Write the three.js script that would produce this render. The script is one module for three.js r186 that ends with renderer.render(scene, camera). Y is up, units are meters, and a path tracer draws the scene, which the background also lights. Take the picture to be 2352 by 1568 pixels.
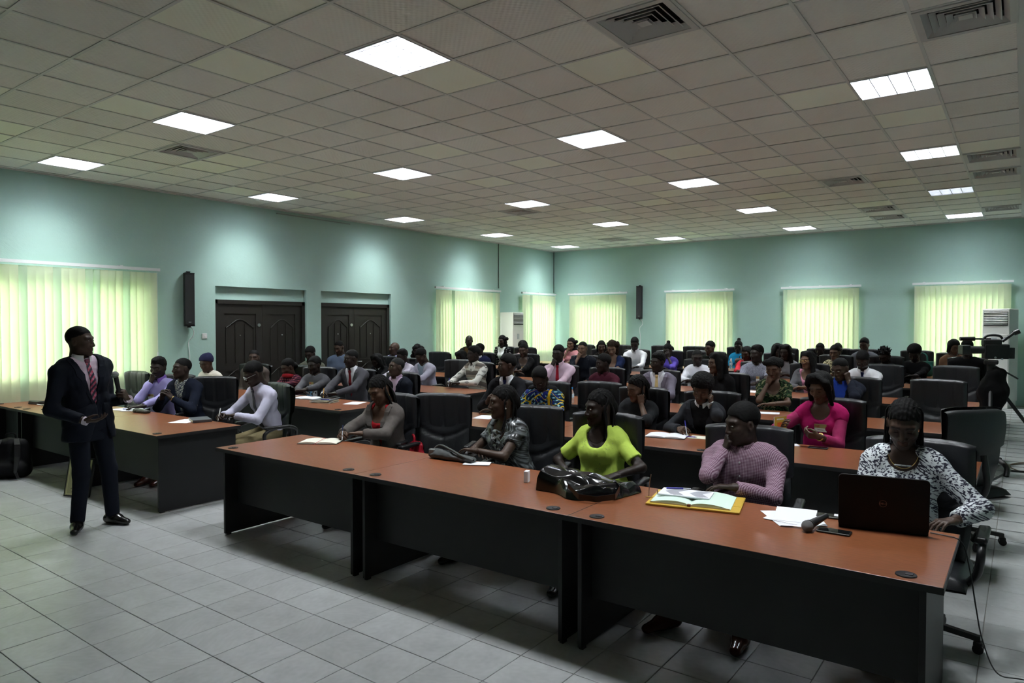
import * as THREE from 'three';
import { mergeGeometries } from 'three/addons/utils/BufferGeometryUtils.js';
import { RoundedBoxGeometry } from 'three/addons/geometries/RoundedBoxGeometry.js';
import { ImprovedNoise } from 'three/addons/math/ImprovedNoise.js';
import { RectAreaLightUniformsLib } from 'three/addons/lights/RectAreaLightUniformsLib.js';
import { FontLoader } from 'three/addons/loaders/FontLoader.js';
import { TextGeometry } from 'three/addons/geometries/TextGeometry.js';

// ---------------------------------------------------------------- camera, sky, exposure
const scene = new THREE.Scene();
const camera = new THREE.PerspectiveCamera(52.53, 2352 / 1568, 0.05, 200);
camera.position.set(0, 1.795, 0);
camera.rotation.set(-0.02498, 0.63707, 0, 'YXZ');
scene.add(camera);
const renderer = new THREE.WebGLRenderer({ antialias: true });
renderer.toneMapping = THREE.LinearToneMapping;
renderer.toneMappingExposure = 5.2;
renderer.shadowMap.enabled = true;
RectAreaLightUniformsLib.init();
const SKY = new THREE.Color().setRGB(1.95, 2.02, 1.95);
scene.background = SKY;                       // bright hazy overcast daylight, seen only through the blinds
const LAMP_POWER = 27.0;                       // each ceiling panel
const LAMP_COLOR = new THREE.Color().setRGB(0.93, 0.98, 1.0);
const TUBE_GLOW = 1.5;

// ---------------------------------------------------------------- helpers
let seed = 20240607;
function rnd() { seed |= 0; seed = (seed + 0x6D2B79F5) | 0; let t = Math.imul(seed ^ (seed >>> 15), 1 | seed); t = (t + Math.imul(t ^ (t >>> 7), 61 | t)) ^ t; return ((t ^ (t >>> 14)) >>> 0) / 4294967296; }
const rr = (a, b) => a + (b - a) * rnd();
const V = (x, y, z) => new THREE.Vector3(x, y, z);
const lin = (r, g, b) => new THREE.Color().setRGB(r, g, b);
const used = new Map();
function numbered(name) { const n = used.get(name) || 0; used.set(name, n + 1); return n ? name + '_' + String(n).padStart(3, '0') : name; }
function tag(o, label, category, group) { o.userData.label = label; o.userData.category = category; if (group) o.userData.group = group; return o; }
function shade(o) { o.castShadow = true; o.receiveShadow = true; return o; }
function thing(name, label, category, p, turn = 0, group) {
  const g = new THREE.Group(); g.name = numbered(name); scene.add(g); g.position.set(p[0], p[1], p[2]); g.rotation.y = turn;
  return tag(g, label, category, group);
}
function part(name, geo, mat, parent, label) {
  const m = shade(new THREE.Mesh(Array.isArray(geo) ? merge(geo) : geo, mat)); m.name = name; parent.add(m);
  if (label) m.userData.label = label; return m;
}
function one(name, label, category, geo, mat, p = [0, 0, 0], turn = 0, group) {
  const m = shade(new THREE.Mesh(Array.isArray(geo) ? merge(geo) : geo, mat)); m.name = numbered(name); scene.add(m);
  m.position.set(p[0], p[1], p[2]); m.rotation.y = turn; return tag(m, label, category, group);
}
function struct(name, geo, mat) {
  const m = shade(new THREE.Mesh(Array.isArray(geo) ? merge(geo) : geo, mat)); m.name = name; m.userData.kind = 'structure'; scene.add(m); return m;
}
function copyOf(src, p, turn, label, group) {
  const c = src.clone(); c.name = numbered(src.name.replace(/_\d{3}$/, '')); scene.add(c); c.position.set(p[0], p[1], p[2]); c.rotation.y = turn;
  c.userData = { ...src.userData, label }; if (group) c.userData.group = group; return c;
}
function plain(g) { const a = g.index ? g.toNonIndexed() : g; for (const k of Object.keys(a.attributes)) if (!['position', 'normal', 'uv'].includes(k)) a.deleteAttribute(k); return a; }
function merge(list) { return list.length === 1 ? list[0] : mergeGeometries(list.map(plain)); }
function box(x0, y0, z0, x1, y1, z1) { const g = new THREE.BoxGeometry(x1 - x0, y1 - y0, z1 - z0); g.translate((x0 + x1) / 2, (y0 + y1) / 2, (z0 + z1) / 2); return metric(g); }
function rbox(w, h, d, r, x = 0, y = 0, z = 0, seg = 2) { const g = new RoundedBoxGeometry(w, h, d, seg, r); g.translate(x, y, z); return g; }
function metric(g) {                                  // box uv in metres
  const p = g.attributes.position, n = g.attributes.normal, u = g.attributes.uv;
  for (let i = 0; i < p.count; i++) {
    const ax = Math.abs(n.getX(i)), ay = Math.abs(n.getY(i));
    if (ay > .5) u.setXY(i, p.getX(i), p.getZ(i)); else if (ax > .5) u.setXY(i, p.getZ(i), p.getY(i)); else u.setXY(i, p.getX(i), p.getY(i));
  }
  return g;
}
function tube(pts, r, seg = 24, rad = 8, closed = false) { return new THREE.TubeGeometry(new THREE.CatmullRomCurve3(pts.map(p => p.isVector3 ? p : V(...p)), closed), seg, r, rad, closed); }
function rod(a, b, r0, r1 = r0, seg = 10) {
  const A = V(...a), B = V(...b), g = new THREE.CylinderGeometry(r1, r0, A.distanceTo(B), seg);
  g.applyQuaternion(new THREE.Quaternion().setFromUnitVectors(V(0, 1, 0), B.clone().sub(A).normalize())); const m = A.add(B).multiplyScalar(.5); g.translate(m.x, m.y, m.z); return g;
}
const noise = new ImprovedNoise();
const nz3 = (x, y, z) => noise.noise(x + 31.7, y + 12.3, z + 57.1);
function std(color, roughness = .8, o = {}) { return new THREE.MeshPhysicalMaterial({ color, roughness, metalness: 0, specularIntensity: roughness > .7 ? .3 : 1, ...o }); }
function pix(n, m, fn, srgb = true) {                  // computed texture, fn(u, v) -> [r, g, b] in 0..1
  const d = new Uint8Array(n * m * 4);
  for (let j = 0; j < m; j++) for (let i = 0; i < n; i++) { const c = fn(i / n, j / m); const k = (j * n + i) * 4; for (let q = 0; q < 3; q++) d[k + q] = Math.max(0, Math.min(255, c[q] * 255)); d[k + 3] = 255; }
  const t = new THREE.DataTexture(d, n, m); t.wrapS = t.wrapT = THREE.RepeatWrapping; t.magFilter = THREE.LinearFilter; t.minFilter = THREE.LinearFilter;
  if (srgb) t.colorSpace = THREE.SRGBColorSpace; t.needsUpdate = true; return t;
}
function canvasTex(w, h, draw) { const c = document.createElement('canvas'); c.width = w; c.height = h; draw(c.getContext('2d'), w, h); const t = new THREE.CanvasTexture(c); t.colorSpace = THREE.SRGBColorSpace; return t; }
const wrapN = (u, v, f, s = 0) => {                     // tileable noise on a torus
  const a = u * Math.PI * 2, b = v * Math.PI * 2, r = f / (Math.PI * 2);
  return nz3(Math.cos(a) * r + s, Math.sin(a) * r + Math.cos(b) * r * 1.3, Math.sin(b) * r * 1.3 + s);
};
const floorY = z => z > -7 ? 0 : .02 * (-7 - z);       // the hall floor rises gently towards the back

// ---------------------------------------------------------------- materials
const woodTex = pix(512, 512, (u, v) => {
  const w = wrapN(u, v, 5) * .5 + wrapN(u * 1, v, 22, 4) * .3, g = Math.sin((v * 34 + w * 2.2) * Math.PI * 2) * .5 + .5, f = wrapN(u, v * 9 % 1, 40, 9);
  const k = .9 + .07 * g + .09 * f + .06 * w; return [.56 * k, .335 * k, .215 * k];
});
woodTex.repeat.set(.9, .9);
const floorTex = pix(256, 256, (u, v) => { const k = .93 + .05 * wrapN(u, v, 6) + .04 * wrapN(u, v, 30, 5); return [.73 * k, .74 * k, .74 * k]; });
const wallBump = pix(256, 256, (u, v) => { const k = .5 + .3 * wrapN(u, v, 20) + .25 * wrapN(u, v, 60, 3); return [k, k, k]; }, false);
const dimple = pix(256, 256, (u, v) => {                // pressed relief of the ceiling boards
  const a = Math.sin(u * Math.PI * 2 * 12), b = Math.sin(v * Math.PI * 2 * 12), k = .5 + .32 * a * b + .12 * a; return [k, k, k];
}, false);
dimple.repeat.set(1 / .6, 1 / .6);
const leatherBump = pix(256, 256, (u, v) => { const k = .5 + .35 * wrapN(u, v, 40) + .3 * wrapN(u, v, 90, 8); return [k, k, k]; }, false);
leatherBump.repeat.set(5, 5);
const weave = pix(64, 64, (u, v) => { const k = .5 + .25 * Math.sin(u * Math.PI * 16) * Math.sin(v * Math.PI * 16); return [k, k, k]; }, false);
weave.repeat.set(12, 12);

const M = {
  wall: std(lin(.40, .575, .515), .75, { bumpMap: wallBump, bumpScale: .0015 }),
  wood: std(0xffffff, .28, { map: woodTex }),
  black: std(lin(.0125, .013, .014), .5, { specularIntensity: .7 }),
  edge: std(lin(.012, .012, .013), .55),
  greyEdge: std(lin(.36, .38, .38), .5),
  leather: std(lin(.0135, .0145, .0175), .42, { bumpMap: leatherBump, bumpScale: .0006 }),
  leatherGreen: std(lin(.012, .018, .0145), .44, { bumpMap: leatherBump, bumpScale: .0006 }),
  plastic: std(lin(.012, .012, .013), .38),
  metal: std(lin(.55, .56, .58), .3, { metalness: 1 }),
  gold: std(lin(.8, .55, .2), .3, { metalness: 1 }),
  white: std(lin(.75, .76, .76), .6),
  cream: std(lin(.7, .68, .6), .55),
  paper: std(lin(.78, .79, .84), .85),
  door: std(lin(.014, .0115, .009), .5),
  grout: std(lin(.30, .29, .26), .9),
  tee: std(lin(.60, .61, .58), .6),
  alu: std(lin(.5, .51, .54), .35, { metalness: .5 }),
  frameGrey: std(lin(.42, .43, .42), .6),
  dark: std(lin(.006, .006, .007), .8),
  glass: new THREE.MeshPhysicalMaterial({ color: 0xffffff, roughness: .02, transmission: 1, thickness: 0, ior: 1.45 }),
};
// ---------------------------------------------------------------- the room
const WX = -10.95, BZ = -16.84, RX = 2.4, FZ = 3.2, CH = 3.877, T = .25;
const TS = .6, LX = [-9.95, -6.95, -3.95, -.95], LZ = [-.85, -3.85, -6.85, -9.8, -12.8, -15.8].map(z => -.85 + Math.round((z + .85) / TS) * TS);
const VENTS = [[-2.15, -4.45], [-.35, -5.65], [-8.15, -4.45], [-2.15, -11.05], [-.35, -10.45], [-.35, -11.65], [-2.15, -14.05], [-2.15, -15.25], [-.35, -15.25], [-7.55, -10.45], [-8.15, -15.25]];
const viewDir = new THREE.Vector3(0, 0, -1).applyEuler(camera.rotation);
camera.updateMatrixWorld(); camera.matrixWorldInverse.copy(camera.matrixWorld).invert();
function inView(x, y, z) { const p = V(x, y, z).applyMatrix4(camera.matrixWorldInverse); if (p.z > -.3) return 0; const t = Math.tan(52.53 * Math.PI / 360); return Math.abs(p.y) < -p.z * t * 1.06 && Math.abs(p.x) < -p.z * t * 1.5 * 1.06 ? -p.z : 0; }

// floor: a slab of grout colour with every tile laid on it
{
  const S = 1 / 3, gap = .004, th = .012;
  const slab = struct('floor', [box(WX - T, -.2, -7, RX + T, -.006, FZ + T), (() => { const g = box(WX - T, -.2, BZ - T, RX + T, -.006, -7); const p = g.attributes.position; for (let i = 0; i < p.count; i++) p.setY(i, p.getY(i) + floorY(p.getZ(i))); return g; })()], M.grout);
  const tones = [1, .965, 1.025, .985].map(k => std(lin(k, k, k), .36, { map: floorTex }));
  const geos = [0, 1, 2].map(k => { const g = rbox(S - gap, th, S - gap, .003, 0, 0, 0, 1), u = g.attributes.uv, p = g.attributes.position; for (let i = 0; i < u.count; i++) u.setXY(i, p.getX(i) + k * .37, p.getZ(i) + k * .21); return g; });
  const list = [];
  for (let i = Math.floor((WX + 3.5) / S); -3.5 + i * S < RX; i++) for (let j = Math.ceil((FZ + 2.01) / S); -2.01 + j * S > BZ; j--) {
    const x = -3.5 + (i + .5) * S, z = -2.01 + (j - .5) * S; if (x < WX + .15 || x > RX - .15 || z < BZ + .15 || z > FZ - .15) continue;
    list.push({ x, z, d: inView(x, 0, z) });
  }
  const open = t => (t.z > -3.2) || (t.x > -.1) || (t.x < -5.5 && t.x > -6.4 && t.z > -6);
  list.sort((a, b) => (a.d && open(a) ? a.d : 1e3 + (a.d || 500)) - (b.d && open(b) ? b.d : 1e3 + (b.d || 500)));
  const rest = [];
  list.forEach((t, n) => {
    const g = geos[n % 3], y = -.006 + floorY(t.z) + rr(-.0006, .0006);
    if (n < 300) { const m = part('tile', g, tones[Math.floor(rnd() * 4)], slab); m.position.set(t.x, y, t.z); m.rotation.y = Math.floor(rnd() * 4) * Math.PI / 2; }
    else { const c = new THREE.BoxGeometry(S - gap, th, S - gap), u = c.attributes.uv; for (let i = 0; i < u.count; i++) u.setXY(i, u.getX(i) * .33 + n * .13, u.getY(i) * .33 + n * .31); c.translate(t.x, y, t.z); rest.push(c); }
  });
  const r = part('tile', rest, tones[0], slab); r.userData.kind = 'stuff'; r.userData.label = 'remaining grey floor tiles';
}

// ceiling: boards laid in a grid of white tees
const occupied = new Set();
const cell = (x, z) => Math.round((x + .35) / TS) + ',' + Math.round((z + .25) / TS);
for (const x of LX) for (const z of LZ) occupied.add(cell(x, z));
for (const [x, z] of VENTS) occupied.add(cell(x, z));
{
  const slab = struct('ceiling', box(WX - T, CH + .22, BZ - T, RX + T, CH + .4, FZ + T), std(lin(.3, .3, .29), .9));
  const tees = [];
  for (let k = -18; k <= 6; k++) { const x = -.05 + k * TS; if (x < WX || x > RX) continue; const w = k === 0 ? .022 : .012; tees.push(box(x - w, CH, BZ, x + w, CH + .006, FZ)); tees.push(box(x - .003, CH + .006, BZ, x + .003, CH + .035, FZ)); }
  for (let k = -28; k <= 6; k++) { const z = .05 + k * TS; if (z < BZ || z > FZ) continue; tees.push(box(WX, CH + .0005, z - .012, RX, CH + .006, z + .012)); }
  tees.push(box(WX, CH - .012, BZ, WX + .02, CH + .01, FZ), box(WX, CH - .012, BZ, RX, CH + .01, BZ + .02));
  part('ceiling_grid', tees, M.tee, slab);
  const kinds = [[.78, .765, .71], [.75, .735, .685], [.80, .79, .735], [.84, .86, .74], [.76, .74, .70]].map((c, k) => std(lin(...c), .85, { bumpMap: dimple, bumpScale: k === 3 ? .002 : .006 }));
  const g = metric(new THREE.BoxGeometry(TS - .014, .014, TS - .014)), gm = [g];
  const list = [];
  for (let i = -19; i <= 5; i++) for (let j = -29; j <= 6; j++) {
    let x0 = -.65 + i * TS, z0 = -.55 + j * TS, x1 = x0 + TS, z1 = z0 + TS; const x = x0 + TS / 2, z = z0 + TS / 2; if (occupied.has(cell(x, z))) continue;
    x0 = Math.max(x0, WX); x1 = Math.min(x1, RX); z0 = Math.max(z0, BZ); z1 = Math.min(z1, FZ); if (x1 - x0 < .05 || z1 - z0 < .05) continue;
    list.push({ x: (x0 + x1) / 2, z: (z0 + z1) / 2, w: x1 - x0, l: z1 - z0, d: inView(x, CH, z) || 900 });
  }
  list.sort((a, b) => a.d - b.d);
  const rest = [];
  list.forEach((t, n) => {
    const full = t.w > .59 && t.l > .59, geo = full ? g : metric(new THREE.BoxGeometry(t.w - .014, .014, t.l - .014));
    const a = rnd(), b = .5 + .5 * nz3(t.x * .35, 3, t.z * .35), k = a < .07 + .05 * b ? 3 : a < .35 ? 1 : a < .5 ? 2 : a < .7 ? 4 : 0, y = CH + .012 + rr(0, .004), tx = rr(-.004, .004), tz = rr(-.004, .004);
    if (n < 300) { const m = part('ceiling_tile', geo, kinds[k], slab); m.position.set(t.x, y, t.z); m.rotation.set(tx, 0, tz); }
    else { const c = geo.clone(); c.rotateX(tx); c.rotateZ(tz); c.translate(t.x, y, t.z); (rest[k] ||= []).push(c); }
  });
  rest.forEach((r, k) => { const m = part('ceiling_tile', r, kinds[k], slab); m.userData.kind = 'stuff'; m.userData.label = 'remaining boards of one tone'; });
}

// walls with openings: cut into boxes around each hole
function wallBoxes(along, a0, a1, holes, mk) {           // holes: [a0, a1, y0, y1]
  const cuts = [...new Set([a0, a1, ...holes.flatMap(h => [h[0], h[1]])])].sort((p, q) => p - q), out = [];
  for (let k = 0; k + 1 < cuts.length; k++) {
    const p = cuts[k], q = cuts[k + 1], hs = holes.filter(h => h[0] < q - 1e-6 && h[1] > p + 1e-6).sort((u, v) => u[2] - v[2]); let y = -.1;
    for (const h of hs) { if (h[2] > y + 1e-6) out.push(mk(p, q, y, h[2])); y = h[3]; }
    out.push(mk(p, q, y, CH + .3));
  }
  return out;
}
const WY0 = 1.05, WY1 = 2.42;
const leftWin = [[-5.25, -.9], [-13.95, -11.9], [-16.7, -15.3]], backWin = [[-10.15, -8.75], [-7.32, -5.83], [-4.42, -3.03], [-1.75, -.35]];
const doors = [[-8.24, -6.4], [-10.42, -8.58]];
struct('wall_left', [...wallBoxes('z', BZ, FZ, [...leftWin.map(w => [w[0], w[1], WY0, WY1]), ...doors.map(d => [d[0], d[1], 0, 2.44])], (p, q, y0, y1) => box(WX - T, y0, p, WX, y1, q)),
  ...doors.map(d => box(WX - T, 2.215, d[0], WX - .09, 2.44, d[1]))], M.wall);
struct('wall_back', wallBoxes('x', WX - T, RX + T, backWin.map(w => [w[0], w[1], WY0, WY1]), (p, q, y0, y1) => box(p, y0, BZ - T, q, y1, BZ)), M.wall);
struct('wall_right', box(RX, -.1, BZ, RX + T, CH + .3, FZ), M.wall);
struct('wall_front', box(WX - T, -.1, FZ, RX + T, CH + .3, FZ + T), M.wall);
struct('trim_1', [rod([WX + .012, 2.72, -14.2], [WX + .012, CH, -14.2], .012), rod([WX + .012, 2.7, BZ + .03], [WX + .012, CH, BZ + .03], .012)], std(lin(.12, .17, .14), .7)).userData.label = 'dark conduits running up the walls near the corner';
struct('trim_2', [box(WX, 3.80, -9.3, WX + .018, 3.815, -7.6)], std(lin(.3, .36, .33), .7)).userData.label = 'thin cable strip under the ceiling on the left wall';
// outdoors: lawn and a line of shrubs beyond the windows
struct('ground', box(-40, -.6, -45, 30, -.3, 20), std(lin(.16, .24, .06), .95));

// windows: frame, mullion, panes
function windowUnit(n, a0, a1, side) {
  const g = new THREE.Group(); g.name = 'window_' + n; g.userData.kind = 'structure'; scene.add(g);
  const at = (p, q, y0, y1, d0, d1) => side === 'left' ? box(WX - d1, y0, p, WX - d0, y1, q) : box(p, y0, BZ - d1, q, y1, BZ - d0);
  const f = .04, k = a1 - a0 > 2.5 ? 4 : 2;
  part('window_frame', [at(a0, a1, WY0, WY0 + f, .12, .17), at(a0, a1, WY1 - f, WY1, .12, .17), at(a0, a0 + f, WY0, WY1, .12, .17), at(a1 - f, a1, WY0, WY1, .12, .17), ...Array.from({ length: k - 1 }, (_, i) => { const c = a0 + (a1 - a0) * (i + 1) / k; return at(c - .02, c + .02, WY0, WY1, .12, .17); })], M.white, g);
  for (let i = 0; i < k; i++) part('pane', at(a0 + (a1 - a0) * i / k + .02, a0 + (a1 - a0) * (i + 1) / k - .02, WY0 + f, WY1 - f, .142, .146), M.glass, g);
  part('window_sill', at(a0 - .03, a1 + .03, WY0 - .03, WY0 + .005, -.03, .12), M.wall, g);
}
leftWin.forEach((w, i) => windowUnit(i + 1, w[0], w[1], 'left'));
backWin.forEach((w, i) => windowUnit(i + 4, w[0], w[1], 'back'));

// double doors
doors.forEach((d, i) => {
  const g = new THREE.Group(); g.name = 'door_' + (i + 1); g.userData.kind = 'structure'; scene.add(g);
  const X = WX - .09, fr = .07, mid = (d[0] + d[1]) / 2 + (i ? .04 : -.02);
  part('door_frame', [box(X - .02, 0, d[0], X + .045, 2.215, d[0] + fr), box(X - .02, 0, d[1] - fr, X + .045, 2.215, d[1]), box(X - .02, 2.215 - fr, d[0], X + .045, 2.215, d[1])], M.door, g);
  const leaf = (p, q, flip) => {
    const l = part('door_leaf', [box(X - .03, .01, p, X, 2.215 - fr, q), box(X, .01, p, X + .016, 2.14, p + .13), box(X, .01, q - .13, X + .016, 2.14, q), box(X - .001, 1.98, p + .12, X + .0155, 2.139, q - .12), box(X - .001, .011, p + .12, X + .0155, .22, q - .12), box(X - .001, .98, p + .12, X + .014, 1.08, q - .12)], M.door, g);
    const c = (p + q) / 2, w = (q - p) / 2 - .17, ribs = [];
    for (const y of [1.12, .26]) { const y1 = y + .66; ribs.push(tube([[X + .008, y1 - .05, c - w], [X + .008, y1 + .1, c], [X + .008, y1 - .05, c + w]], .009, 14, 6)); for (const k of [-1, -.34, .34, 1]) ribs.push(rod([X + .006, y, c + k * w], [X + .006, y1 - .03 + (1 - Math.abs(k)) * .09, c + k * w], .008, .008, 6)); }
    part('door_panel', ribs, M.door, l);
    const h = flip ? p + .07 : q - .07;
    part('door_handle', [rod([X + .016, 1.03, h], [X + .05, 1.03, h], .012), rod([X + .05, 1.03, h], [X + .05, 1.03, h + (flip ? .1 : -.1)], .009)], M.metal, l);
    if (flip) part('door_lock', rod([X + .014, 1.78, h], [X + .03, 1.78, h], .03, .03, 14), M.metal, l);
    part('peephole', rod([X + .002, 1.6, c], [X + .012, 1.6, c], .012, .012, 10), M.metal, l);
  };
  leaf(mid, d[1] - fr, true); leaf(d[0] + fr, mid - .004, false);
});

// vertical blinds
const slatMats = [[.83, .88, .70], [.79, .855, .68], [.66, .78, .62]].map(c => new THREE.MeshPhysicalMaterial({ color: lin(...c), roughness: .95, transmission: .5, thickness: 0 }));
function blind(label, a0, a1, side, n, turned = []) {
  const railY = 2.64, len = 1.86, g = thing('vertical_blind', label, 'blind', side === 'left' ? [WX, 0, 0] : [0, 0, BZ]);
  const out = .1, P = (a, y, d) => side === 'left' ? [d, y, a] : [a, y, d];
  const rail = side === 'left' ? box(.075, railY - .022, a0, .125, railY + .022, a1) : box(a0, railY - .022, .075, a1, railY + .022, .125);
  part('headrail', [rail, ...[.12, .5, .88].map(t => { const c = a0 + (a1 - a0) * t; return side === 'left' ? box(0, railY + .015, c - .02, .11, railY + .035, c + .02) : box(c - .02, railY + .015, 0, c + .02, railY + .035, .11); })], M.white, g);
  const sg = new THREE.BoxGeometry(.122, len, .0016, 3, 1, 1); { const p = sg.attributes.position; for (let i = 0; i < p.count; i++) p.setZ(i, p.getZ(i) + .006 * Math.cos(p.getX(i) / .061 * 1.5)); sg.computeVertexNormals(); }
  const step = (a1 - a0 - .1) / n;
  for (let i = 0; i < n; i++) {
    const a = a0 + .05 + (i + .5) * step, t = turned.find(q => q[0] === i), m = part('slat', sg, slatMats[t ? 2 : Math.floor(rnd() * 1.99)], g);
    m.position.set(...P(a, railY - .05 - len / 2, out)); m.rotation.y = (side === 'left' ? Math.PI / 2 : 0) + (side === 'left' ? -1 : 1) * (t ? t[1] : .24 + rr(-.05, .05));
  }
  const c = part('chain', [rod(P(a0 + .05, railY - .04, out + .02), P(a0 + .05, 1.35, out + .02), .003, .003, 5), rod(P(a0 + .05, 1.25, out + .02), P(a0 + .05, 1.36, out + .02), .012, .012, 8)], M.white, g);
}
blind('widest green vertical blind, behind the standing speaker', -5.42, -.7, 'left', 45, [[8, .95], [9, .75], [13, .3], [17, .3], [4, .3]]);
blind('green vertical blind between the right-hand double door and the left air conditioner', -14.16, -11.71, 'left', 24, [[2, .9], [18, .8]]);
blind('green vertical blind in the left wall corner, behind the left air conditioner', -16.78, -15.11, 'left', 16, [[12, .8]]);
blind('green vertical blind on the back wall left of the slim loudspeaker', -10.4, -8.55, 'back', 18);
blind('green vertical blind on the back wall right of the slim loudspeaker', -7.48, -5.67, 'back', 17);
blind('green vertical blind on the back wall, second from the right', -4.57, -2.88, 'back', 16, [[0, .9]]);
blind('green vertical blind on the back wall partly behind the floor air conditioner', -1.9, -.17, 'back', 17);

// ceiling lights
const LW = .285, DEPTH = .13;
const lampTubes = Array.from({ length: 4 }, (_, k) => { const g = new THREE.CylinderGeometry(.016, .016, .54, 10); g.rotateX(Math.PI / 2); g.translate(-.21 + k * .14, DEPTH - .03, 0); return g; });
const glow = new THREE.MeshStandardMaterial({ color: 0xffffff, emissive: LAMP_COLOR, emissiveIntensity: TUBE_GLOW });
const dim = new THREE.MeshStandardMaterial({ color: 0xffffff, emissive: LAMP_COLOR, emissiveIntensity: .25 });
const lightHousing = [box(-LW, DEPTH, -LW, LW, DEPTH + .012, LW), box(-LW - .008, -.004, -LW - .008, -LW, DEPTH + .012, LW + .008), box(LW, -.004, -LW - .008, LW + .008, DEPTH + .012, LW + .008), box(-LW, -.004, -LW - .008, LW, DEPTH + .012, -LW), box(-LW, -.004, LW, LW, DEPTH + .012, LW + .008)];
const crossBlade = (() => { const s = new THREE.Shape(); s.moveTo(-.004, 0); s.lineTo(.004, 0); s.lineTo(.010, .07); s.lineTo(-.010, .07); const g = new THREE.ExtrudeGeometry(s, { depth: 2 * LW, bevelEnabled: false }); g.translate(0, 0, -LW); return g; })();
const blade2 = crossBlade.clone().rotateY(Math.PI / 2);
const ord = ['first', 'second', 'third', 'fourth', 'fifth', 'sixth'], colName = ['nearest the left wall', 'second from the left wall', 'third from the left wall', 'furthest from the left wall'];
function ceilingLight(x, z, i, j) {
  const off = i === 3 && j === 4, g = thing('ceiling_light', `square louvred ceiling light, ${ord[j - 1]} row from the front, ${colName[i]}` + (off ? ', dim' : ''), 'ceiling light', [x, CH - .002, z]);
  part('housing', lightHousing, M.alu, g);
  lampTubes.forEach(t => part('lamp_tube', t, off ? dim : glow, g));
  for (let k = 0; k < 7; k++) { const b = part('louver_blade', blade2, M.alu, g); b.position.z = -LW + (k + .5) * 2 * LW / 7; }
  for (let k = 0; k < 3; k++) { const b = part('louver_blade', crossBlade, M.alu, g); b.position.x = -.14 + k * .14; }
  const l = new THREE.RectAreaLight(LAMP_COLOR, LAMP_POWER * (off ? .15 : 1), .54, .54); l.position.set(x, CH + DEPTH - .05, z); l.rotation.x = -Math.PI / 2; l.castShadow = true; scene.add(l);
}
LX.forEach((x, i) => LZ.forEach((z, j) => { if (j) ceilingLight(x, z, i, j); }));

// air vents: nested square vanes
const vaneGeo = Array.from({ length: 5 }, (_, k) => {
  const a = .245 - k * .046, b = a - .034, top = .035, pos = [], idx = [];
  const ring = (r, y) => [[-r, y, -r], [r, y, -r], [r, y, r], [-r, y, r]];
  const rs = [ring(a, .002), ring(b, top), ring(b + .004, top + .003), ring(a + .003, .006)];
  const out = [];
  for (let q = 0; q < 4; q++) { const A = rs[q], B = rs[(q + 1) % 4]; for (let s = 0; s < 4; s++) { const t = (s + 1) % 4; out.push(...A[s], ...A[t], ...B[t], ...A[s], ...B[t], ...B[s]); } }
  const g = new THREE.BufferGeometry(); g.setAttribute('position', new THREE.Float32BufferAttribute(out, 3)); g.setAttribute('uv', new THREE.Float32BufferAttribute(new Float32Array(out.length / 3 * 2), 2)); g.computeVertexNormals(); return g;
});
const ventMat = std(lin(.5, .5, .49), .55, { side: THREE.DoubleSide });
const ventSpots = ['above the middle of the front desks', 'at the top right edge of the picture', 'above the left door, near the front lights', 'right of centre, beyond the third row of lights', 'at the far right, nearer of two close together', 'at the far right, further of two close together', 'right of centre, left of the dim light', 'close behind the vent beside the dim light', 'at the far right just before the back wall', 'left of the middle of the ceiling beside a lit panel', 'small and far, near the back wall left of centre'];
VENTS.forEach(([x, z], n) => {
  const g = thing('air_vent', 'square grey ceiling air vent ' + ventSpots[n], 'air vent', [x, CH - .004, z]);
  part('frame', [box(-.29, -.004, -.29, .29, .008, -.245), box(-.29, -.004, .245, .29, .008, .29), box(-.29, -.004, -.245, -.245, .008, .245), box(.245, -.004, -.245, .29, .008, .245)], ventMat, g);
  vaneGeo.forEach(v => part('vane', v, ventMat, g));
  part('plate', box(-.04, .004, -.04, .04, .01, .04), ventMat, g);
  part('duct', box(-.25, .09, -.25, .25, .1, .25), M.dark, g);
});

// wall loudspeakers, switch, air conditioners
function wallSpeaker(label, p, turn) {
  const g = thing('wall_speaker', label, 'loudspeaker', p, turn);
  part('cabinet', [rbox(.15, .84, .13, .01, 0, 0, .09), box(-.075, -.43, .03, .075, -.415, .16), box(-.075, .415, .03, .075, .43, .16)], M.black, g);
  part('grille', rbox(.13, .8, .012, .004, 0, 0, .158), std(lin(.03, .03, .033), .7, { bumpMap: weave, bumpScale: .002 }), g);
  part('bracket', [box(-.02, .43, .0, .02, .45, .09), box(-.03, .45, .0, .03, .46, .05), box(-.02, -.45, 0, .02, -.43, .09)], M.black, g);
  part('badge', box(-.02, -.37, .163, .02, -.355, .166), M.metal, g);
  part('wire', tube([[.02, -.43, .05], [.07, -.5, .04], [.06, -.6, .02], [0, -.66, .015], [.01, -.9, .012], [0, -1.3, .012]], .007, 20, 5), M.white, g);
}
wallSpeaker('tall slim black loudspeaker on the left wall beside the double doors', [WX, 2.19, -5.93], Math.PI / 2 - .35);
wallSpeaker('tall slim black loudspeaker on the back wall between two windows', [-8.22, 2.37, BZ], .25);
{ const g = thing('light_switch', 'small white wall switch left of the dark double doors', 'switch', [WX, 1.6, -6.2], Math.PI / 2); part('plate', rbox(.086, .086, .012, .004, 0, 0, .006), M.white, g); part('rocker', rbox(.03, .04, .008, .003, 0, 0, .013), M.white, g); }
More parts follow.
